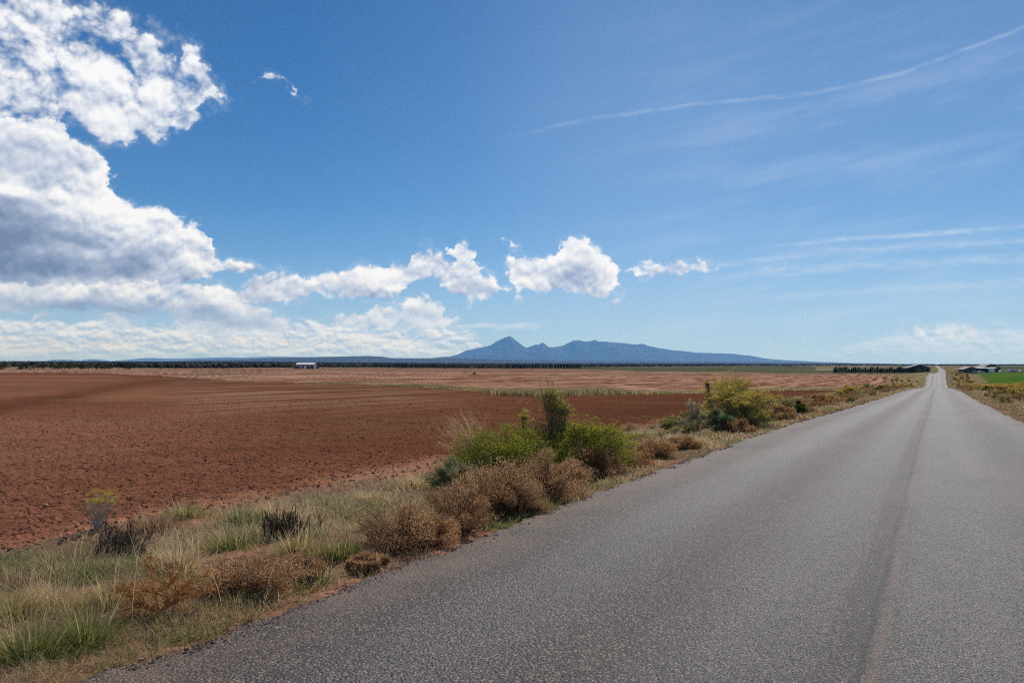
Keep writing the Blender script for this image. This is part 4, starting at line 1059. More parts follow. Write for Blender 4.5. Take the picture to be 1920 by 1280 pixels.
def tussock_mesh(root, w, h, n, cols, tip, wb=.006):
    a_ = rng.uniform(0, 6.28, n); rr = np.abs(rng.normal(0, .32, n)) * w * .5
    b = np.stack([np.cos(a_) * rr, np.sin(a_) * rr, np.full(n, -.02)], -1)
    az = np.pi / 2 - a_ + rng.normal(0, .5, n); ln = np.clip(rr / (w * .5) * .8 + rng.normal(.1, .2, n), 0, 1.3)
    B = Bld(); c = colvar(n, *cols, j=.25); V, q, t, cc = blades(b, az, ln, rng.uniform(.3, 2.0, n), h * rng.uniform(.45, 1.15, n), np.full(n, wb) * rng.uniform(.6, 1.3, n), c, 4, tipcol=c * (1 - tip) + np.array([.54, .42, .26]) * tip)
    B.add(V, q, t, cc); B.build('blades', DRY, root)
    m = max(6, n // 40); a_ = rng.uniform(0, 6.28, m); b = np.stack([np.cos(a_) * w * .12, np.sin(a_) * w * .12, 0 * a_], -1)
    B = Bld(); c = colvar(m, (.48, .37, .22), (.68, .56, .38)); V, q, t, cc = blades(b, np.pi / 2 - a_, rng.uniform(0, .5, m), rng.uniform(.1, .6, m), h * rng.uniform(1.0, 1.5, m), np.full(m, wb * 1.1), c, 5)
    B.add(V, q, t, cc); B.build('seed_heads', DRY, root)
tus = {'green': (GG, .25), 'straw': (GS, .7), 'olive': (GO, .5), 'brown': (((.15, .09, .05), (.34, .22, .13)), .3)}
def tussock(k, px, py, w, h, lb, n=700):
    x, y = ground_at(px, py); root = tag(empty('grass_tussock', (x, y, H1(x, y)), rng.uniform(0, 6.28)), lb, 'grass tuft', 'grass tussocks on the left verge'); c, tp = tus[k]
    tussock_mesh(root, w * rng.uniform(.9, 1.2), h * rng.uniform(.75, 1.0), n + 250, c, tp, max(.0042, .0008 * y))
rng = np.random.default_rng(37)
for k, px, py, w, h, lb in [
 ('straw', 690, 950, .75, .30, 'pale straw tussock alone on red soil above the middle brown weeds'), ('straw', 780, 925, .9, .30, 'wide straw tussock left of the grey-green bush'),
 ('green', 60, 1262, .8, .34, 'lush green tussock in the bottom left corner'), ('green', 160, 1240, .7, .34, 'deep green tussock beside the asphalt at bottom left'), ('olive', 20, 1190, .8, .36, 'tall olive tussock at the left picture edge'),
 ('straw', 100, 1165, .8, .30, 'straw topped tussock left of the orange-stemmed weed'), ('olive', 205, 1160, .7, .36, 'olive tussock just left of the orange-stemmed weed'), ('green', 390, 1120, .7, .30, 'green tussock above the nearest dark brown weed'),
 ('straw', 330, 1085, .7, .30, 'straw tussock behind the orange-stemmed weed'), ('green', 440, 1045, .9, .30, 'wide green tussock midway up the near verge'), ('olive', 560, 1060, .9, .28, 'olive tussock above the small low brown weed'),
 ('green', 640, 1060, .8, .26, 'green tussock left of the long row of brown weeds'), ('green', 600, 1100, .55, .16, 'short bright green tussock at the asphalt edge below the olive one'), ('straw', 520, 985, .8, .28, 'straw tussock near the ploughed edge above the near verge'),
 ('brown', 290, 1010, .8, .24, 'matted brown tussock at the field edge right of the yellow-flowered weed'), ('brown', 130, 1075, .9, .26, 'matted brown tussock below the yellow-flowered weed'), ('olive', 350, 985, .8, .28, 'olive tussock on the field edge left of centre'),
 ('olive', 700, 1010, .7, .26, 'olive tussock against the left end of the long brown row'), ('green', 455, 1000, .7, .26, 'green tussock between two straw ones near the field'), ('brown', 40, 1110, .8, .24, 'flattened brown tussock at the far left of the verge'),
 ('straw', 1225, 850, .9, .32, 'straw tussock between the two clumps near the asphalt'), ('olive', 1200, 830, .9, .34, 'olive tussock right behind the biggest clump'), ('straw', 1308, 842, .9, .30, 'bright straw tussock in front of the second clump'),
 ('green', 1270, 800, .8, .28, 'green tussock left of the spindly grey weed'), ('straw', 1265, 838, .8, .3, 'straw tussock halfway between the clumps'), ('green', 1345, 832, .6, .2, 'small green tussock on the asphalt edge below the second clump')]:
    tussock(k, px, py, w, h, lb)
dead_fan('dead_brush', 'dark tangled dead weed in a hollow of the near verge grass', 215, 1060, 0, None, n=70, L=(.12, .3), lean=(-.3, 1.3), azc=20, colr=((.09, .07, .055), (.24, .18, .14)))
dead_fan('dead_brush', 'black-brown dead twigs in the grass above the low brown weed', 535, 1030, 0, None, n=70, L=(.12, .28), lean=(-.3, 1.3), azc=-30, colr=((.08, .06, .05), (.22, .16, .12)))
g = allg.build('grass', DRY)
tag(g, 'green, olive and straw coloured grass along both road verges', 'grass', kind='stuff')
# tall pale seed stalks at the lower left
rng = np.random.default_rng(41)
n = 130; uu, vv, x, y = sheet(n, 2.4, 5.8, V_L + .3, V_L + 2.6); z = height(x, y)
B = Bld(); V, q, t, cc = blades(np.stack([x, y, z], -1), rng.uniform(0, 6.28, n), rng.uniform(.0, .7, n), rng.uniform(.2, 1.1, n), rng.uniform(.30, .58, n), np.full(n, .005), colvar(n, (.50, .40, .24), (.72, .60, .42)), 5)
B.add(V, q, t, cc); o_ = B.build('seed_stalks', DRY); tag(o_, 'long pale seed stalks standing above the near verge grass', 'grass', kind='stuff')

# ------------------------------------------------------------------ clods and crumbs
phi = (1 + 5 ** .5) / 2
ICO = np.array([(-1, phi, 0), (1, phi, 0), (-1, -phi, 0), (1, -phi, 0), (0, -1, phi), (0, 1, phi), (0, -1, -phi), (0, 1, -phi), (phi, 0, -1), (phi, 0, 1), (-phi, 0, -1), (-phi, 0, 1)]) / math.hypot(1, phi)
ICF = np.array([(0, 11, 5), (0, 5, 1), (0, 1, 7), (0, 7, 10), (0, 10, 11), (1, 5, 9), (5, 11, 4), (11, 10, 2), (10, 7, 6), (7, 1, 8), (3, 9, 4), (3, 4, 2), (3, 2, 6), (3, 6, 8), (3, 8, 9), (4, 9, 5), (2, 4, 11), (6, 2, 10), (8, 6, 7), (9, 8, 1)])
def rocks(x, y, z, r, col):
    n = len(x)
    V = ICO[None] * r[:, None, None] * rng.uniform(.6, 1.35, (n, 12, 1)) * np.array([1, 1, .72]) * rng.uniform(.7, 1.3, (n, 1, 3))
    V = V + np.stack([x, y, z + r * .12], -1)[:, None]
    Fc = ICF[None] + (np.arange(n) * 12)[:, None, None]
    return V.reshape(-1, 3), Fc.reshape(-1, 3), np.repeat(col, 12, 0)
rng = np.random.default_rng(51)
SOIL = simple_mat('clod soil', (.2, .1, .06))
m_, t_n, o_n = new_mat('dry clod'); S.nt = t_n
c_ = attr('tint').outputs['Color']; nn = noise(pos(), 60.0, 3, .6); f_ = .7 + nn * .6
b_ = bsdf(mixc(1.0, c_, comb(f_, f_, f_), 'MULTIPLY'), .95, None, .05); t_n.links.new(b_.outputs[0], o_n.inputs[0]); CLOD = m_
n = 21000
zz = 6.5 * (48 / 6.5) ** (rng.random(n) ** .75); pxx = rng.uniform(-120, 1500, n); x = (pxx - 960) / F * zz; y = zz
u2, v2 = uv_of(x, y); ok = (v2 - V_L > 3.6 + .6 * fbm(x * .5, y * .5, 2, .5, 8)) ; x, y = x[ok], y[ok]
r = .006 + .024 * rng.random(len(x)) ** 6 + .0004 * y * rng.random(len(x)) ** 2
nearedge = np.clip(1 - (v2[ok] - V_L - 3.8) / 2.0, 0, 1); r = r * (1 + .35 * nearedge)
V, Fc, C = rocks(x, y, height(x, y) + .01, r, colvar(len(x), (.19, .09, .058), (.32, .165, .11)))
o_ = mesh_np('soil_clods', V, [Fc], CLOD, color=C); tag(o_, 'loose red brown clods on the ploughed field', 'clods', kind='stuff')
n = 15000
uu = 3 + 55 * rng.random(n) ** 1.6; rag = np.interp(uu, us_, raggedL * grow)
vv = V_L + rag + rng.normal(0.05, .075, n); x, y = xy_of(uu, vv)
r = (.003 + .008 * rng.random(n) ** 4) * (1 + uu * .02)
inside = vv < V_L + rag
zb = np.where(inside, road_h(uu) - .03, height(x, y, True))
V, Fc, C = rocks(x, y, zb, r, np.where(rng.random((n, 1)) < .4, colvar(n, (.15, .09, .06), (.30, .19, .13)), colvar(n, (.07, .058, .052), (.26, .21, .18))))
o_ = mesh_np('asphalt_crumbs', V, [Fc], CLOD, color=C); tag(o_, 'dark crumbs of broken asphalt along the left road edge', 'gravel', kind='stuff')
n = 5000
uu = 3 + 120 * rng.random(n) ** 1.4; side = rng.random(n) < .5
vv = np.where(side, V_L + np.abs(rng.normal(.25, .25, n)), V_R - np.abs(rng.normal(.3, .4, n))); x, y = xy_of(uu, vv)
r = (.006 + .016 * rng.random(n) ** 2.5) * (1 + uu * .012)
V, Fc, C = rocks(x, y, height(x, y), r, colvar(n, (.2, .12, .09), (.38, .27, .22)))
o_ = mesh_np('gravel', V, [Fc], CLOD, color=C); tag(o_, 'pale stones scattered on the soil beside the road', 'gravel', kind='stuff')

# ------------------------------------------------------------------ far trees
rng = np.random.default_rng(61)
def tree_proto(name, kind, c0, c1, h=4.0, n=900):
    """unit trees about h metres tall: juniper (round), conifer (pointed), deciduous (loose)"""
    root = empty(name, (0, 0, 0)); tag(root, None, 'tree')
    m = 7; a_ = rng.uniform(0, 6.28, m)
    hh = rng.uniform(.45, .85, m) * h
    rad = {'juniper': .42, 'conifer': .18, 'deciduous': .30}[kind] * h
    p2 = np.stack([np.cos(a_) * rad * .8, np.sin(a_) * rad * .8, hh], -1); p0 = np.zeros((m, 3)); p1 = p2 * [.25, .25, .5]
    p2[0] = (0, 0, h * .9); p1[0] = (.02, .02, h * .45)
    B = Bld(); B.add(*tubes(p0, p1, p2, np.r_[.14, np.full(m - 1, .07)] * h / 4, np.full(m, .02) * h / 4, colvar(m, (.09, .06, .045), (.16, .12, .09)), K=4, sides=5)); B.build('trunk', WOOD, root)
    if kind == 'conifer':
        t = rng.random(n) ** .8; z = (.08 + .92 * t) * h; R = rad * 1.25 * (1 - t * .93) * np.sqrt(rng.random(n)) * (1 + .25 * np.sin(t * 40))
        a_ = rng.uniform(0, 6.28, n); P = np.stack([np.cos(a_) * R, np.sin(a_) * R, z], -1)
    else:
        L = 15 if kind == 'juniper' else 10
        lz = rng.uniform(.28 if kind == 'juniper' else .4, .86, L) * h; la = rng.uniform(0, 6.28, L); lR = rad * np.sqrt(rng.random(L)) * (1.1 - .5 * (lz / h))
        lc = np.stack([np.cos(la) * lR, np.sin(la) * lR, lz], -1); i = rng.integers(0, L, n)
        o = rng.normal(size=(n, 3)); o /= np.linalg.norm(o, axis=1, keepdims=True)
        P = lc[i] + o * rng.uniform(.3, 1, (n, 1)) * rng.uniform(.12, .2, L)[i][:, None] * h
    l = rng.uniform(.5, 1.2, n) * .085 * h * (1 if kind != 'deciduous' else .8)
    B = Bld(); B.add(*cards(P, rng.normal(size=(n, 3)) + [0, 0, .4], l, l * .6, colvar(n, c0, c1))); B.build('crown', LEAF, root)
    return root
TP = {'j': tree_proto('juniper_tree', 'juniper', (.035, .05, .018), (.085, .105, .04), n=1100),
      'J': tree_proto('juniper_tree', 'juniper', (.05, .06, .025), (.11, .12, .055), n=900),
      'c': tree_proto('conifer_tree', 'conifer', (.018, .032, .016), (.045, .065, .03), n=900),
      'r': tree_proto('rusty_tree', 'deciduous', (.11, .06, .04), (.2, .12, .08), n=700),
      's': tree_proto('grey_shrub', 'deciduous', (.12, .12, .07), (.24, .22, .14), n=600)}
TP['s']['category'] = 'shrub'
usedT = set()
def tree(k, px, py, hpx, Z=None, label='', group=None, wide=1.0):
    if Z is None: x, y = ground_at(px, py)
    else: x, y = (px - 960) / F * Z, Z
    hm = hpx * y / F; s = hm / 4.0 * wide; loc = (x, y, H1(x, y) - .1); rz = rng.uniform(0, 6.28)
    src = TP[k]
    if k in usedT: return copy_thing(src, loc, rz, s, label, group, hm / 4.0)
    usedT.add(k); src.location = loc; src.rotation_euler = (0, 0, rz); src.scale = (s, s, hm / 4.0); src['label'] = label
    if group: src['group'] = group
L1 = [(1, 694, 10, 'j'), (9, 692, 9, 'J'), (15, 691, 8, 's'), (20, 690.5, 6, 's'), (38, 694, 9, 'j'), (43, 693, 8, 'J'), (50, 692.5, 8, 'j'), (57, 694, 9, 's'), (63, 693, 10, 'r'), (70, 692, 8, 'J'), (80, 692, 7, 'j'), (98, 692, 9, 'J'), (104, 692.5, 8, 'j'), (110, 693, 10, 'J'), (115, 692, 14, 'j'), (122, 692, 9, 'J'), (130, 692.5, 13, 'j'), (135, 692, 10, 'j'), (152, 692.5, 8, 'j'), (158, 692.5, 9, 'j'), (166, 692, 8, 'J'), (173, 692, 8, 's'), (181, 692.5, 7, 'j'), (189, 692.5, 9, 'J'), (196, 692.5, 8, 'j'), (204, 692.5, 9, 'j'), (222, 691, 5, 's'), (235, 692.5, 7, 'j'), (243, 692.5, 7, 'j'), (265, 691.5, 9, 'j'), (285, 690, 5, 's'), (302, 692, 7, 'j'), (328, 691.5, 5, 'j'), (345, 690, 5, 's'), (369, 691.5, 6, 'j'), (379, 691.5, 6, 'J'), (418, 692, 7, 'j'), (440, 690, 4, 's'), (470, 690, 5, 's'), (502, 690.5, 6, 'J'), (523, 689, 9, 'j'), (542, 690.5, 8, 'J'), (468, 689, 4, 'j'), (488, 689.5, 5, 'j'), (255, 690, 5, 'J'), (275, 689.5, 4, 's'), (312, 689.5, 4, 's'), (30, 690, 6, 's'), (90, 690, 6, 's')]
names = {'j': 'dark round juniper', 'J': 'olive green juniper', 's': 'grey scrub bush', 'r': 'rusty leaved tree', 'c': 'dark conifer'}
spec = {(115, 'j'): 'tallest dark juniper at the far left edge of the fields', (63, 'r'): 'rusty brown tree among the junipers at far left', (418, 'j'): 'lone dark juniper right of the spaced pairs at the field edge', (265, 'j'): 'single round juniper left of the irrigation wheels', (523, 'j'): 'tall dark juniper just left of the white roofed building', (328, 'j'): 'small low juniper alone behind the first irrigation wheels'}
for px, py, hp, k in L1:
    sp_ = spec.get((px, k))
    tree(k, px, py, hp * 1.1, None, sp_ or names[k] + ' at the far left edge of the fields', None if sp_ else {'j': 'dark junipers at the field edge', 'J': 'olive junipers at the field edge', 's': 'grey scrub at the field edge', 'r': 'rusty trees at the field edge'}[k], wide=1.25 if k in 'jJ' else 1.1)
# long shelter belt
x_ = 594.0
while x_ < 1088:
    if x_ < 700: k = rng.choice(['j', 'J', 's', 'c', 'r'], p=[.3, .25, .25, .1, .1]); hp = rng.uniform(4.5, 8.5); st = rng.uniform(4.5, 7)
    elif x_ < 860: k = rng.choice(['c', 'j', 'J'], p=[.5, .3, .2]); hp = rng.uniform(7.5, 10); st = rng.uniform(3.6, 5)
    elif x_ < 980: k = rng.choice(['c', 'r', 'J', 'j'], p=[.3, .35, .2, .15]); hp = rng.uniform(7, 9.5); st = rng.uniform(3.8, 5.2)
    else: k = rng.choice(['c', 'j', 'r'], p=[.75, .15, .1]); hp = rng.uniform(7, 10); st = rng.uniform(4.0, 6.0)
    tree(k, x_, 691.5, hp, 900 + rng.uniform(-30, 30), names[k] + ' in the long tree row across the middle distance', {'j': 'junipers', 'J': 'olive junipers', 's': 'grey scrub', 'r': 'rusty trees', 'c': 'conifers'}[k] + ' of the long middle tree row', wide=1.0 if k != 'c' else 1.6)
    x_ += st
x_ = 1564.0
while x_ < 1742:
    hp = rng.uniform(9, 12.5) if x_ < 1700 else rng.uniform(8, 10)
    tree('c' if rng.random() < .8 else 'j', x_, 699, hp, 790 + rng.uniform(-10, 10), 'dark conifer in the dense windbreak left of the far road', 'conifers of the windbreak by the far road', wide=1.9)
    x_ += rng.uniform(3.6, 5.2)
for px, py, hp, k in [(1812, 696, 5, 's'), (1802, 696, 6, 'j'), (1790, 695, 5, 's'), (1797, 695, 5, 'J'), (1833, 695, 4, 's'), (1869, 695, 6, 'r'), (1884, 694, 4, 's'), (1906, 695, 5, 'r'), (1778, 693, 4, 's')]:
    tree(k, px, py, hp, 640, names[k] + ' standing in the farm yard right of the road', 'yard ' + {'j': 'junipers', 'J': 'olive junipers', 's': 'scrub', 'r': 'rusty trees'}[k] + ' at the farm', wide=1.4)
# distant woodland nobody could count
n = 15000
azd = rng.uniform(-38, 37, n); start = np.interp(azd, [-38, -20, -8, 3, 12, 20, 30, 38], [620, 640, 1150, 1250, 1700, 2600, 3000, 3000]); R = start * (9000 / start) ** (rng.random(n) ** 1.15)
x = R * np.sin(np.radians(azd)); y = R * np.cos(np.radians(azd))
kp = (fbm(x * .003, y * .003, 3, .5, 71) > -.10) | (R > 1.8 * start); x, y, R = x[kp], y[kp], R[kp]
n = len(x); hm = rng.uniform(1.8, 4.2, n) * (1 + (R > 3000) * .3); B = Bld()
for _ in range(2):
    V = ICO[None] * np.array([.62, .62, .5]) * hm[:, None, None] * rng.uniform(.55, 1.3, (n, 12, 1))
    V = V + np.stack([x + rng.normal(0, .35, n) * hm, y, height(x, y) + hm * .42], -1)[:, None]
    B.add(V.reshape(-1, 3), (ICF[None] + (np.arange(n) * 12)[:, None, None]).reshape(-1, 3), np.repeat(colvar(n, (.036, .042, .028), (.085, .080, .055)), 12, 0))
o_ = B.build('woodland', LEAF); tag(o_, 'dark band of juniper woodland below the horizon', 'woodland', kind='stuff')

# ------------------------------------------------------------------ buildings and farm things
def box(B, x0, x1, y0, y1, z0, z1, c, top=None):
    V = np.array([[x0, y0, z0], [x1, y0, z0], [x1, y1, z0], [x0, y1, z0], [x0, y0, z1], [x1, y0, z1], [x1, y1, z1], [x0, y1, z1]], float)
    Fq = np.array([[0, 1, 5, 4], [1, 2, 6, 5], [2, 3, 7, 6], [3, 0, 4, 7], [4, 5, 6, 7], [3, 2, 1, 0]])
    B.add(V, Fq, np.tile(np.array(c, float), (8, 1)))
def gable_body(B, w, d, e, r, c):
    """walls with gable ends facing -y/+y; ridge along y"""
    V = np.array([[-w / 2, 0, -.5], [w / 2, 0, -.5], [w / 2, 0, e], [0, 0, r], [-w / 2, 0, e], [-w / 2, d, -.5], [w / 2, d, -.5], [w / 2, d, e], [0, d, r], [-w / 2, d, e]], float)
    B.add(V, np.array([[0, 1, 2, 4], [6, 5, 9, 7], [1, 6, 7, 2], [5, 0, 4, 9]]), np.array([[4, 2, 3], [7, 9, 8]]), np.tile(np.array(c, float), (10, 1)))
def gable_roof(B, w, d, e, r, o, th, c):
    k = (r - e) / (w / 2)
    for s in (-1, 1):
        a = np.array([[0, -o, r + .02], [s * (w / 2 + o), -o, e - k * o + .02], [s * (w / 2 + o), d + o, e - k * o + .02], [0, d + o, r + .02]], float)
        V = np.concatenate([a, a + [0, 0, th]])
        B.add(V, np.array([[0, 1, 2, 3], [4, 5, 6, 7], [0, 1, 5, 4], [1, 2, 6, 5], [2, 3, 7, 6], [3, 0, 4, 7]]), np.tile(np.array(c, float), (8, 1)))
def wall_mat():
    m, t, o = new_mat('sheet metal wall'); c = attr('tint').outputs['Color']
    n = noise(pos(), 1.2, 4, .6); f = .8 + n * .4
    b = bsdf(mixc(1.0, c, comb(f, f, f), 'MULTIPLY'), .55, None, .3); t.links.new(b.outputs[0], o.inputs[0]); return m
WALL = wall_mat()
def root_at(name, cat, label, px, Z, rz=0.0, group=None):
    x, y, z = at(px, Z); return tag(empty(name, (x, y, z), rz), label, cat, group)
def part(root, name, *boxes, parent=None):
    B = Bld()
    for b in boxes: box(B, *b)
    return B.build(name, WALL, parent or root)
def barn(name, label, px, Z, rz, w, d, e, r, wallc, roofc, doors=(), windows=(), ov=.7, cat='barn'):
    root = root_at(name, cat, label, px, Z, rz)
    B = Bld(); gable_body(B, w, d, e, r, wallc); B.build('wall', WALL, root)
    B = Bld(); gable_roof(B, w, d, e, r, ov, .18, roofc); B.build('roof', WALL, root)
    for (x0, x1, h, c) in doors: 
        dr = part(root, 'door', (x0, x1, -.08, .04, 0, h, c))
        part(root, 'door_frame', (x0 - .15, x0, -.12, .04, 0, h, (.3, .3, .3)), (x1, x1 + .15, -.12, .04, 0, h, (.3, .3, .3)), parent=dr)
    for (x0, x1, z0, z1, c) in windows:
        wi = part(root, 'window', (x0, x1, -.07, .04, z0, z1, c)); part(root, 'window_sill', (x0 - .1, x1 + .1, -.16, .04, z0 - .12, z0, (.5, .5, .5)), parent=wi)
    return root
# white roofed shed on the left horizon: ridge runs across the view
def white_shed():
    root = root_at('farm_building', 'building', 'long low building with white metal roof on the left horizon', 572, 555, math.radians(-4))
    root.rotation_euler = (0, 0, math.radians(-3)); w, d, e, r = 12.4, 7.0, 3.1, 4.3
    B = Bld(); V = np.array([[-w / 2, 0, -.4], [w / 2, 0, -.4], [w / 2, d, -.4], [-w / 2, d, -.4], [-w / 2, 0, e], [w / 2, 0, e], [w / 2, d, e], [-w / 2, d, e], [-w / 2, d / 2, r], [w / 2, d / 2, r]], float)
    B.add(V, np.array([[0, 1, 5, 4], [2, 3, 7, 6], [1, 2, 6, 5], [3, 0, 4, 7]]), np.array([[5, 6, 9], [7, 4, 8]]), np.tile([.30, .31, .34], (10, 1))); B.build('wall', WALL, root)
    B = Bld()
    for s in (0, 1):
        y0, y1 = (-.5, d / 2) if s == 0 else (d + .5, d / 2)
        a = np.array([[-w / 2 - .3, y0, e - .12], [w / 2 + .3, y0, e - .12], [w / 2 + .3, y1, r + .03], [-w / 2 - .3, y1, r + .03]], float); V = np.concatenate([a, a + [0, 0, .15]])
        B.add(V, np.array([[0, 1, 2, 3], [4, 5, 6, 7], [0, 1, 5, 4], [1, 2, 6, 5], [2, 3, 7, 6], [3, 0, 4, 7]]), np.tile([.62, .62, .64], (8, 1)))
    B.build('roof', WALL, root)
    for x0 in (-4.6, -1.4, 3.6): wi = part(root, 'window', (x0, x0 + 1.0, -.06, .04, 1.2, 2.1, (.05, .06, .08))); part(root, 'window_sill', (x0 - .1, x0 + 1.1, -.14, .04, 1.08, 1.2, (.6, .6, .6)), parent=wi)
    part(root, 'door', (1.3, 2.5, -.06, .04, 0, 2.3, (.1, .1, .12)))
    part(root, 'lean_to', (-w / 2 - 2.2, -w / 2 - .02, .6, d - .6, -.3, 2.4, (.22, .2, .19)))
    for i, (dx, s, lb) in enumerate([(1.6, .8, 'white tank standing in front of the white roofed building'), (-2.2, .7, 'small white tank at the left wall of the white roofed building')]):
        t = tag(empty('water_tank', (root.location.x + dx, root.location.y - 6, H1(root.location.x + dx, root.location.y - 6)), 0, s), lb, 'tank')
        n_ = 14; a_ = np.linspace(0, 2 * math.pi, n_, endpoint=False); B = Bld(); ring = np.stack([np.cos(a_) * .8, np.sin(a_) * .8], -1)
        V = np.concatenate([np.c_[ring, np.zeros(n_)], np.c_[ring, np.full(n_, 1.5)], np.c_[ring * .5, np.full(n_, 1.8)], np.array([[0, 0, 1.85]])])
        k = np.arange(n_); k2 = (k + 1) % n_
        B.add(V, np.concatenate([np.stack([k, k2, k2 + n_, k + n_], -1), np.stack([k + n_, k2 + n_, k2 + 2 * n_, k + 2 * n_], -1)]), np.stack([k + 2 * n_, k2 + 2 * n_, np.full(n_, 3 * n_)], -1), np.tile([.8, .8, .8], (len(V), 1))); B.build('tank_body', WALL, t)
        part(t, 'tank_lid', (-.25, .25, -.25, .25, 1.8, 1.95, (.3, .3, .3)))
white_shed()
for px, hp in [(556, 6), (561, 5), (578, 5), (586, 7), (595, 6)]: tree('j', px, 691, hp, 545, 'dark juniper in front of the white roofed building', 'junipers by the white roofed building', wide=1.3)
barn('barn', 'large low gabled barn behind the windbreak left of the far road', 1722.5, 830, math.radians(-12), 22, 16, 4.6, 8.0, (.035, .04, .045), (.07, .065, .075), doors=[(-5, 5, 4.0, (.015, .015, .02))], windows=[(7.5, 9.5, 1.4, 2.6, (.35, .4, .45))], ov=1.2)
barn('barn', 'brown gabled barn at the left of the farm right of the road', 1820, 640, math.radians(-8), 10.5, 12, 3.2, 5.0, (.075, .055, .055), (.12, .11, .13), doors=[(-1.5, 1.5, 2.7, (.03, .03, .04))])
barn('barn', 'large grey barn with high ridge at the back of the farm', 1858, 705, math.radians(-10), 15, 18, 3.9, 7.1, (.13, .10, .09), (.10, .08, .08), doors=[(-3, 3, 3.2, (.05, .04, .04))])
barn('farmhouse', 'dark brown farm building right of the open fronted shed', 1869, 640, math.radians(6), 5.4, 8, 2.8, 3.9, (.06, .045, .038), (.14, .11, .10), windows=[(-1.8, -.8, 1.1, 2.0, (.2, .24, .3)), (.8, 1.8, 1.1, 2.0, (.2, .24, .3))], ov=.5, cat='building')
def open_shed():
    root = root_at('open_shed', 'shed', 'open fronted shed with pale roof and dark inside at the farm', 1845, 648, math.radians(-2)); w, d = 10.0, 7.0
    part(root, 'back_wall', (-w / 2, w / 2, d - .15, d, 0, 3.6, (.04, .045, .05))); part(root, 'side_wall', (-w / 2, -w / 2 + .15, 0, d - .16, 0, 3.4, (.05, .05, .06))); part(root, 'side_wall', (w / 2 - .15, w / 2, 0, d - .16, 0, 3.4, (.05, .05, .06)))
    for x0 in (-2.5, 0, 2.5): part(root, 'post', (x0 - .1, x0 + .1, .05, .25, 0, 3.2, (.2, .18, .16)))
    B = Bld(); a = np.array([[-w / 2 - .4, -.8, 3.3], [w / 2 + .4, -.8, 3.3], [w / 2 + .4, d + .3, 4.3], [-w / 2 - .4, d + .3, 4.3]], float); V = np.concatenate([a, a + [0, 0, .2]])
    B.add(V, np.array([[0, 1, 2, 3], [4, 5, 6, 7], [0, 1, 5, 4], [1, 2, 6, 5], [2, 3, 7, 6], [3, 0, 4, 7]]), np.tile([.16, .18, .2], (8, 1))); B.build('roof', WALL, root)
open_shed()
def wheel(root, x, y, r, w=.2, parent=None, name='wheel'):
    n_ = 14; a_ = np.linspace(0, 2 * math.pi, n_, endpoint=False); B = Bld()
    for yy in (y - w / 2, y + w / 2): pass
    ring = np.stack([np.cos(a_) * r, np.sin(a_) * r], -1)
    V = np.concatenate([np.c_[ring[:, 0] + x, np.full(n_, y - w / 2), ring[:, 1] + r], np.c_[ring[:, 0] + x, np.full(n_, y + w / 2), ring[:, 1] + r], [[x, y - w / 2 - .01, r]], [[x, y + w / 2 + .01, r]]])
    k = np.arange(n_); k2 = (k + 1) % n_
    B.add(V, np.stack([k, k2, k2 + n_, k + n_], -1), np.concatenate([np.stack([k2, k, np.full(n_, 2 * n_)], -1), np.stack([k + n_, k2 + n_, np.full(n_, 2 * n_ + 1)], -1)]), np.tile([.02, .02, .02], (len(V), 1))); return B.build(name, WALL, parent or root)
def vehicle(name, cat, label, px, Z, rz, body, L=4.6, Hh=1.5, van=False):
    root = root_at(name, cat, label, px, Z, rz); B = Bld(); w = 1.8
    prof = [(-L / 2, .35), (L / 2, .35), (L / 2, Hh * .58), (L * .33, Hh * .62), (L * (.22 if not van else .38), Hh), (-L * (.2 if not van else .5), Hh), (-L * (.33 if not van else .5), Hh * (.62 if not van else .8)), (-L / 2, Hh * .58)]
    n_ = len(prof); P = np.array([(p[0], -w / 2, p[1]) for p in prof] + [(p[0], w / 2, p[1]) for p in prof])
    k = np.arange(n_); k2 = (k + 1) % n_; fq = np.stack([k, k2, k2 + n_, k + n_], -1)
    tr = np.array([[0, i, i + 1] for i in range(1, n_ - 1)]); B.add(P, fq, np.concatenate([tr, tr[:, ::-1] + n_]), np.tile(body, (2 * n_, 1))); B.build('body', WALL, root)
    part(root, 'side_window', (-L * .18, L * .2, -w / 2 - .02, -w / 2 + .02, Hh * .64, Hh * .92, (.03, .035, .04)))
    part(root, 'windscreen', (L * .26, L * .30, -w / 2 + .15, w / 2 - .15, Hh * .68, Hh * .86, (.03, .035, .04)))
    for x in (-L * .3, L * .3):
        for y in (-w / 2, w / 2): wheel(root, x, y, .36)
vehicle('parked_truck', 'truck', 'white box truck parked between the open shed and brown building', 1858.5, 628, math.radians(80), (.8, .8, .78), 6.2, 3.4, True)
vehicle('parked_car', 'car', 'small white car at the right end of the brown farm building', 1877, 628, math.radians(10), (.8, .8, .8))
vehicle('parked_van', 'van', 'white van among machines right of the farm buildings', 1894.5, 630, math.radians(15), (.8, .8, .8), 5.2, 2.4, True)
vehicle('parked_car', 'car', 'grey car below the white van right of the farm buildings', 1898, 612, math.radians(-10), (.25, .28, .33))
vehicle('parked_car', 'car', 'silver car near the right edge of the farm yard', 1914, 625, math.radians(20), (.6, .62, .66))
vehicle('parked_truck', 'truck', 'silver pickup parked in front of the open fronted shed', 1839, 628, math.radians(5), (.45, .5, .55), 5.0, 1.8)
vehicle('parked_car', 'car', 'dark car left of the brown barn on the farm track', 1806, 655, math.radians(5), (.05, .05, .06))
tr_ = root_at('flat_trailer', 'trailer', 'pale flat trailer in front of the brown gabled barn', 1828, 626, 0)
part(tr_, 'deck', (-1.6, 1.6, -1, 1, .9, 1.7, (.42, .38, .33))); wheel(tr_, -.7, -.9, .42); wheel(tr_, .7, -.9, .42); wheel(tr_, -.7, .9, .42); wheel(tr_, .7, .9, .42)
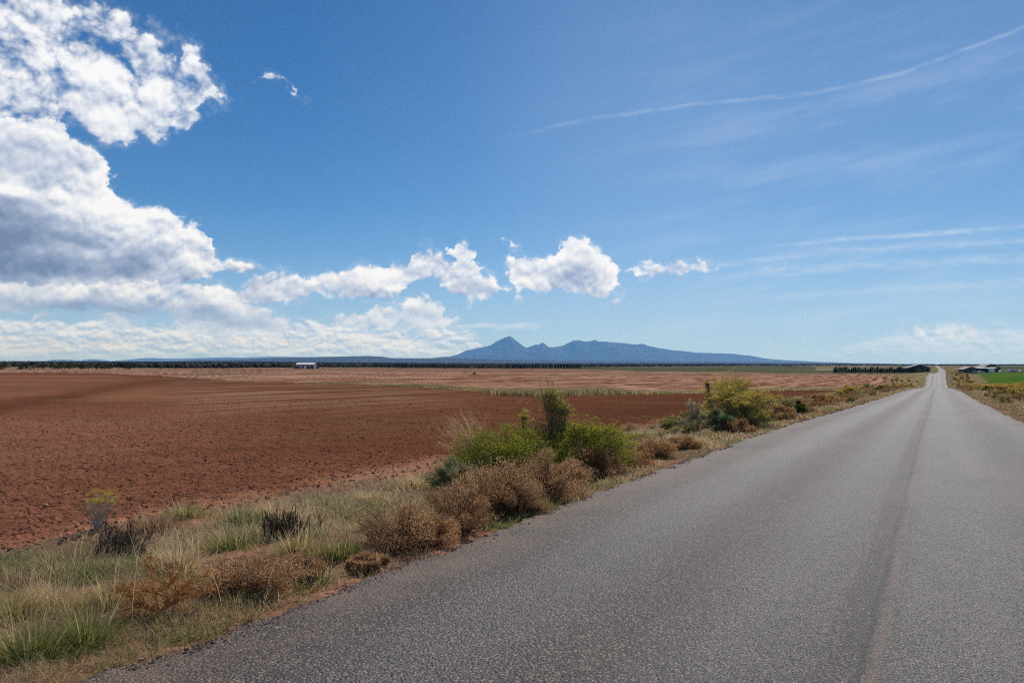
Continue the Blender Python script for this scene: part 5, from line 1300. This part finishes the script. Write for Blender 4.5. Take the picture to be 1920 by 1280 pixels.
# bales in a broken row before the yard
rngb = np.random.default_rng(5)
first = None
for px in [1821, 1824, 1834, 1837.5, 1841, 1848, 1851.5, 1856, 1863, 1874]:
    x, y, z = at(px, 560)
    if first is None:
        first = empty('hay_bale', (x, y, z)); tag(first, 'pale straw bale in the broken row between green field and farm', 'bale', 'straw bales before the farm'); part(first, 'straw_body', (-.75, .75, -.4, .4, 0, .75, (.55, .48, .26))); part(first, 'twine', (-.3, -.26, -.41, .41, -.01, .76, (.3, .2, .1)), (.26, .3, -.41, .41, -.01, .76, (.3, .2, .1)))
    else: copy_thing(first, (x, y, z), rngb.uniform(-.4, .4), 1.0)
# wheel line irrigation on the stubble
x0, y0 = ground_at(366, 703); x1 = (486 - 960) / F * y0
irr = tag(empty('irrigation_line', (x0, y0, H1(x0, y0))), 'wheel line irrigation pipe with thin wheels on the left stubble field', 'irrigation line')
hz = .55; n_w = 5; xs = np.linspace(0, x1 - x0, n_w)
B = Bld(); B.add(*tubes(np.array([[0, 0, hz]]), np.array([[(x1 - x0) / 2, 0, hz]]), np.array([[x1 - x0, 0, hz]]), np.array([.05]), np.array([.05]), np.array([[.45, .42, .40]]), K=8, sides=6)); B.build('pipe', WALL, irr)
for xw in xs:
    n_ = 20; a_ = np.linspace(0, 2 * math.pi, n_, endpoint=False); p = np.stack([xw + np.cos(a_) * hz, 0 * a_, hz + np.sin(a_) * hz], -1); q = np.roll(p, -1, 0)
    B = Bld(); B.add(*tubes(p, (p + q) / 2, q, np.full(n_, .035), np.full(n_, .035), np.tile([.16, .12, .11], (n_, 1)), K=1)); 
    c_ = np.tile([[xw, 0, hz]], (6, 1)); e_ = p[::4][:5]; B.add(*tubes(c_[:5], (c_[:5] + e_) / 2, e_, np.full(5, .02), np.full(5, .02), np.tile([.2, .16, .14], (5, 1)), K=1)); B.build('wheel', WALL, irr)
pm = root_at('pump_cart', 'pump', 'small yellow pump cart standing alone in the stubble field', 889, 262, .3)
part(pm, 'tank_body', (-.42, .34, -.3, .3, .35, .95, (.72, .42, .03))); part(pm, 'engine', (.36, .62, -.22, .22, .35, .75, (.12, .05, .04))); part(pm, 'drawbar', (.6, 1.0, -.04, .04, .2, .28, (.08, .08, .08))); wheel(pm, -.1, -.38, .26); wheel(pm, -.1, .38, .26)
pt = root_at('fence_post', 'post', 'short white post standing in the weeds where dark soil meets the verge', 1595, 86, 0)
part(pt, 'post_shaft', (-.05, .05, -.05, .05, 0, .62, (.10, .07, .05))); part(pt, 'post_cap', (-.07, .07, -.07, .07, .62, .74, (.8, .8, .8)))
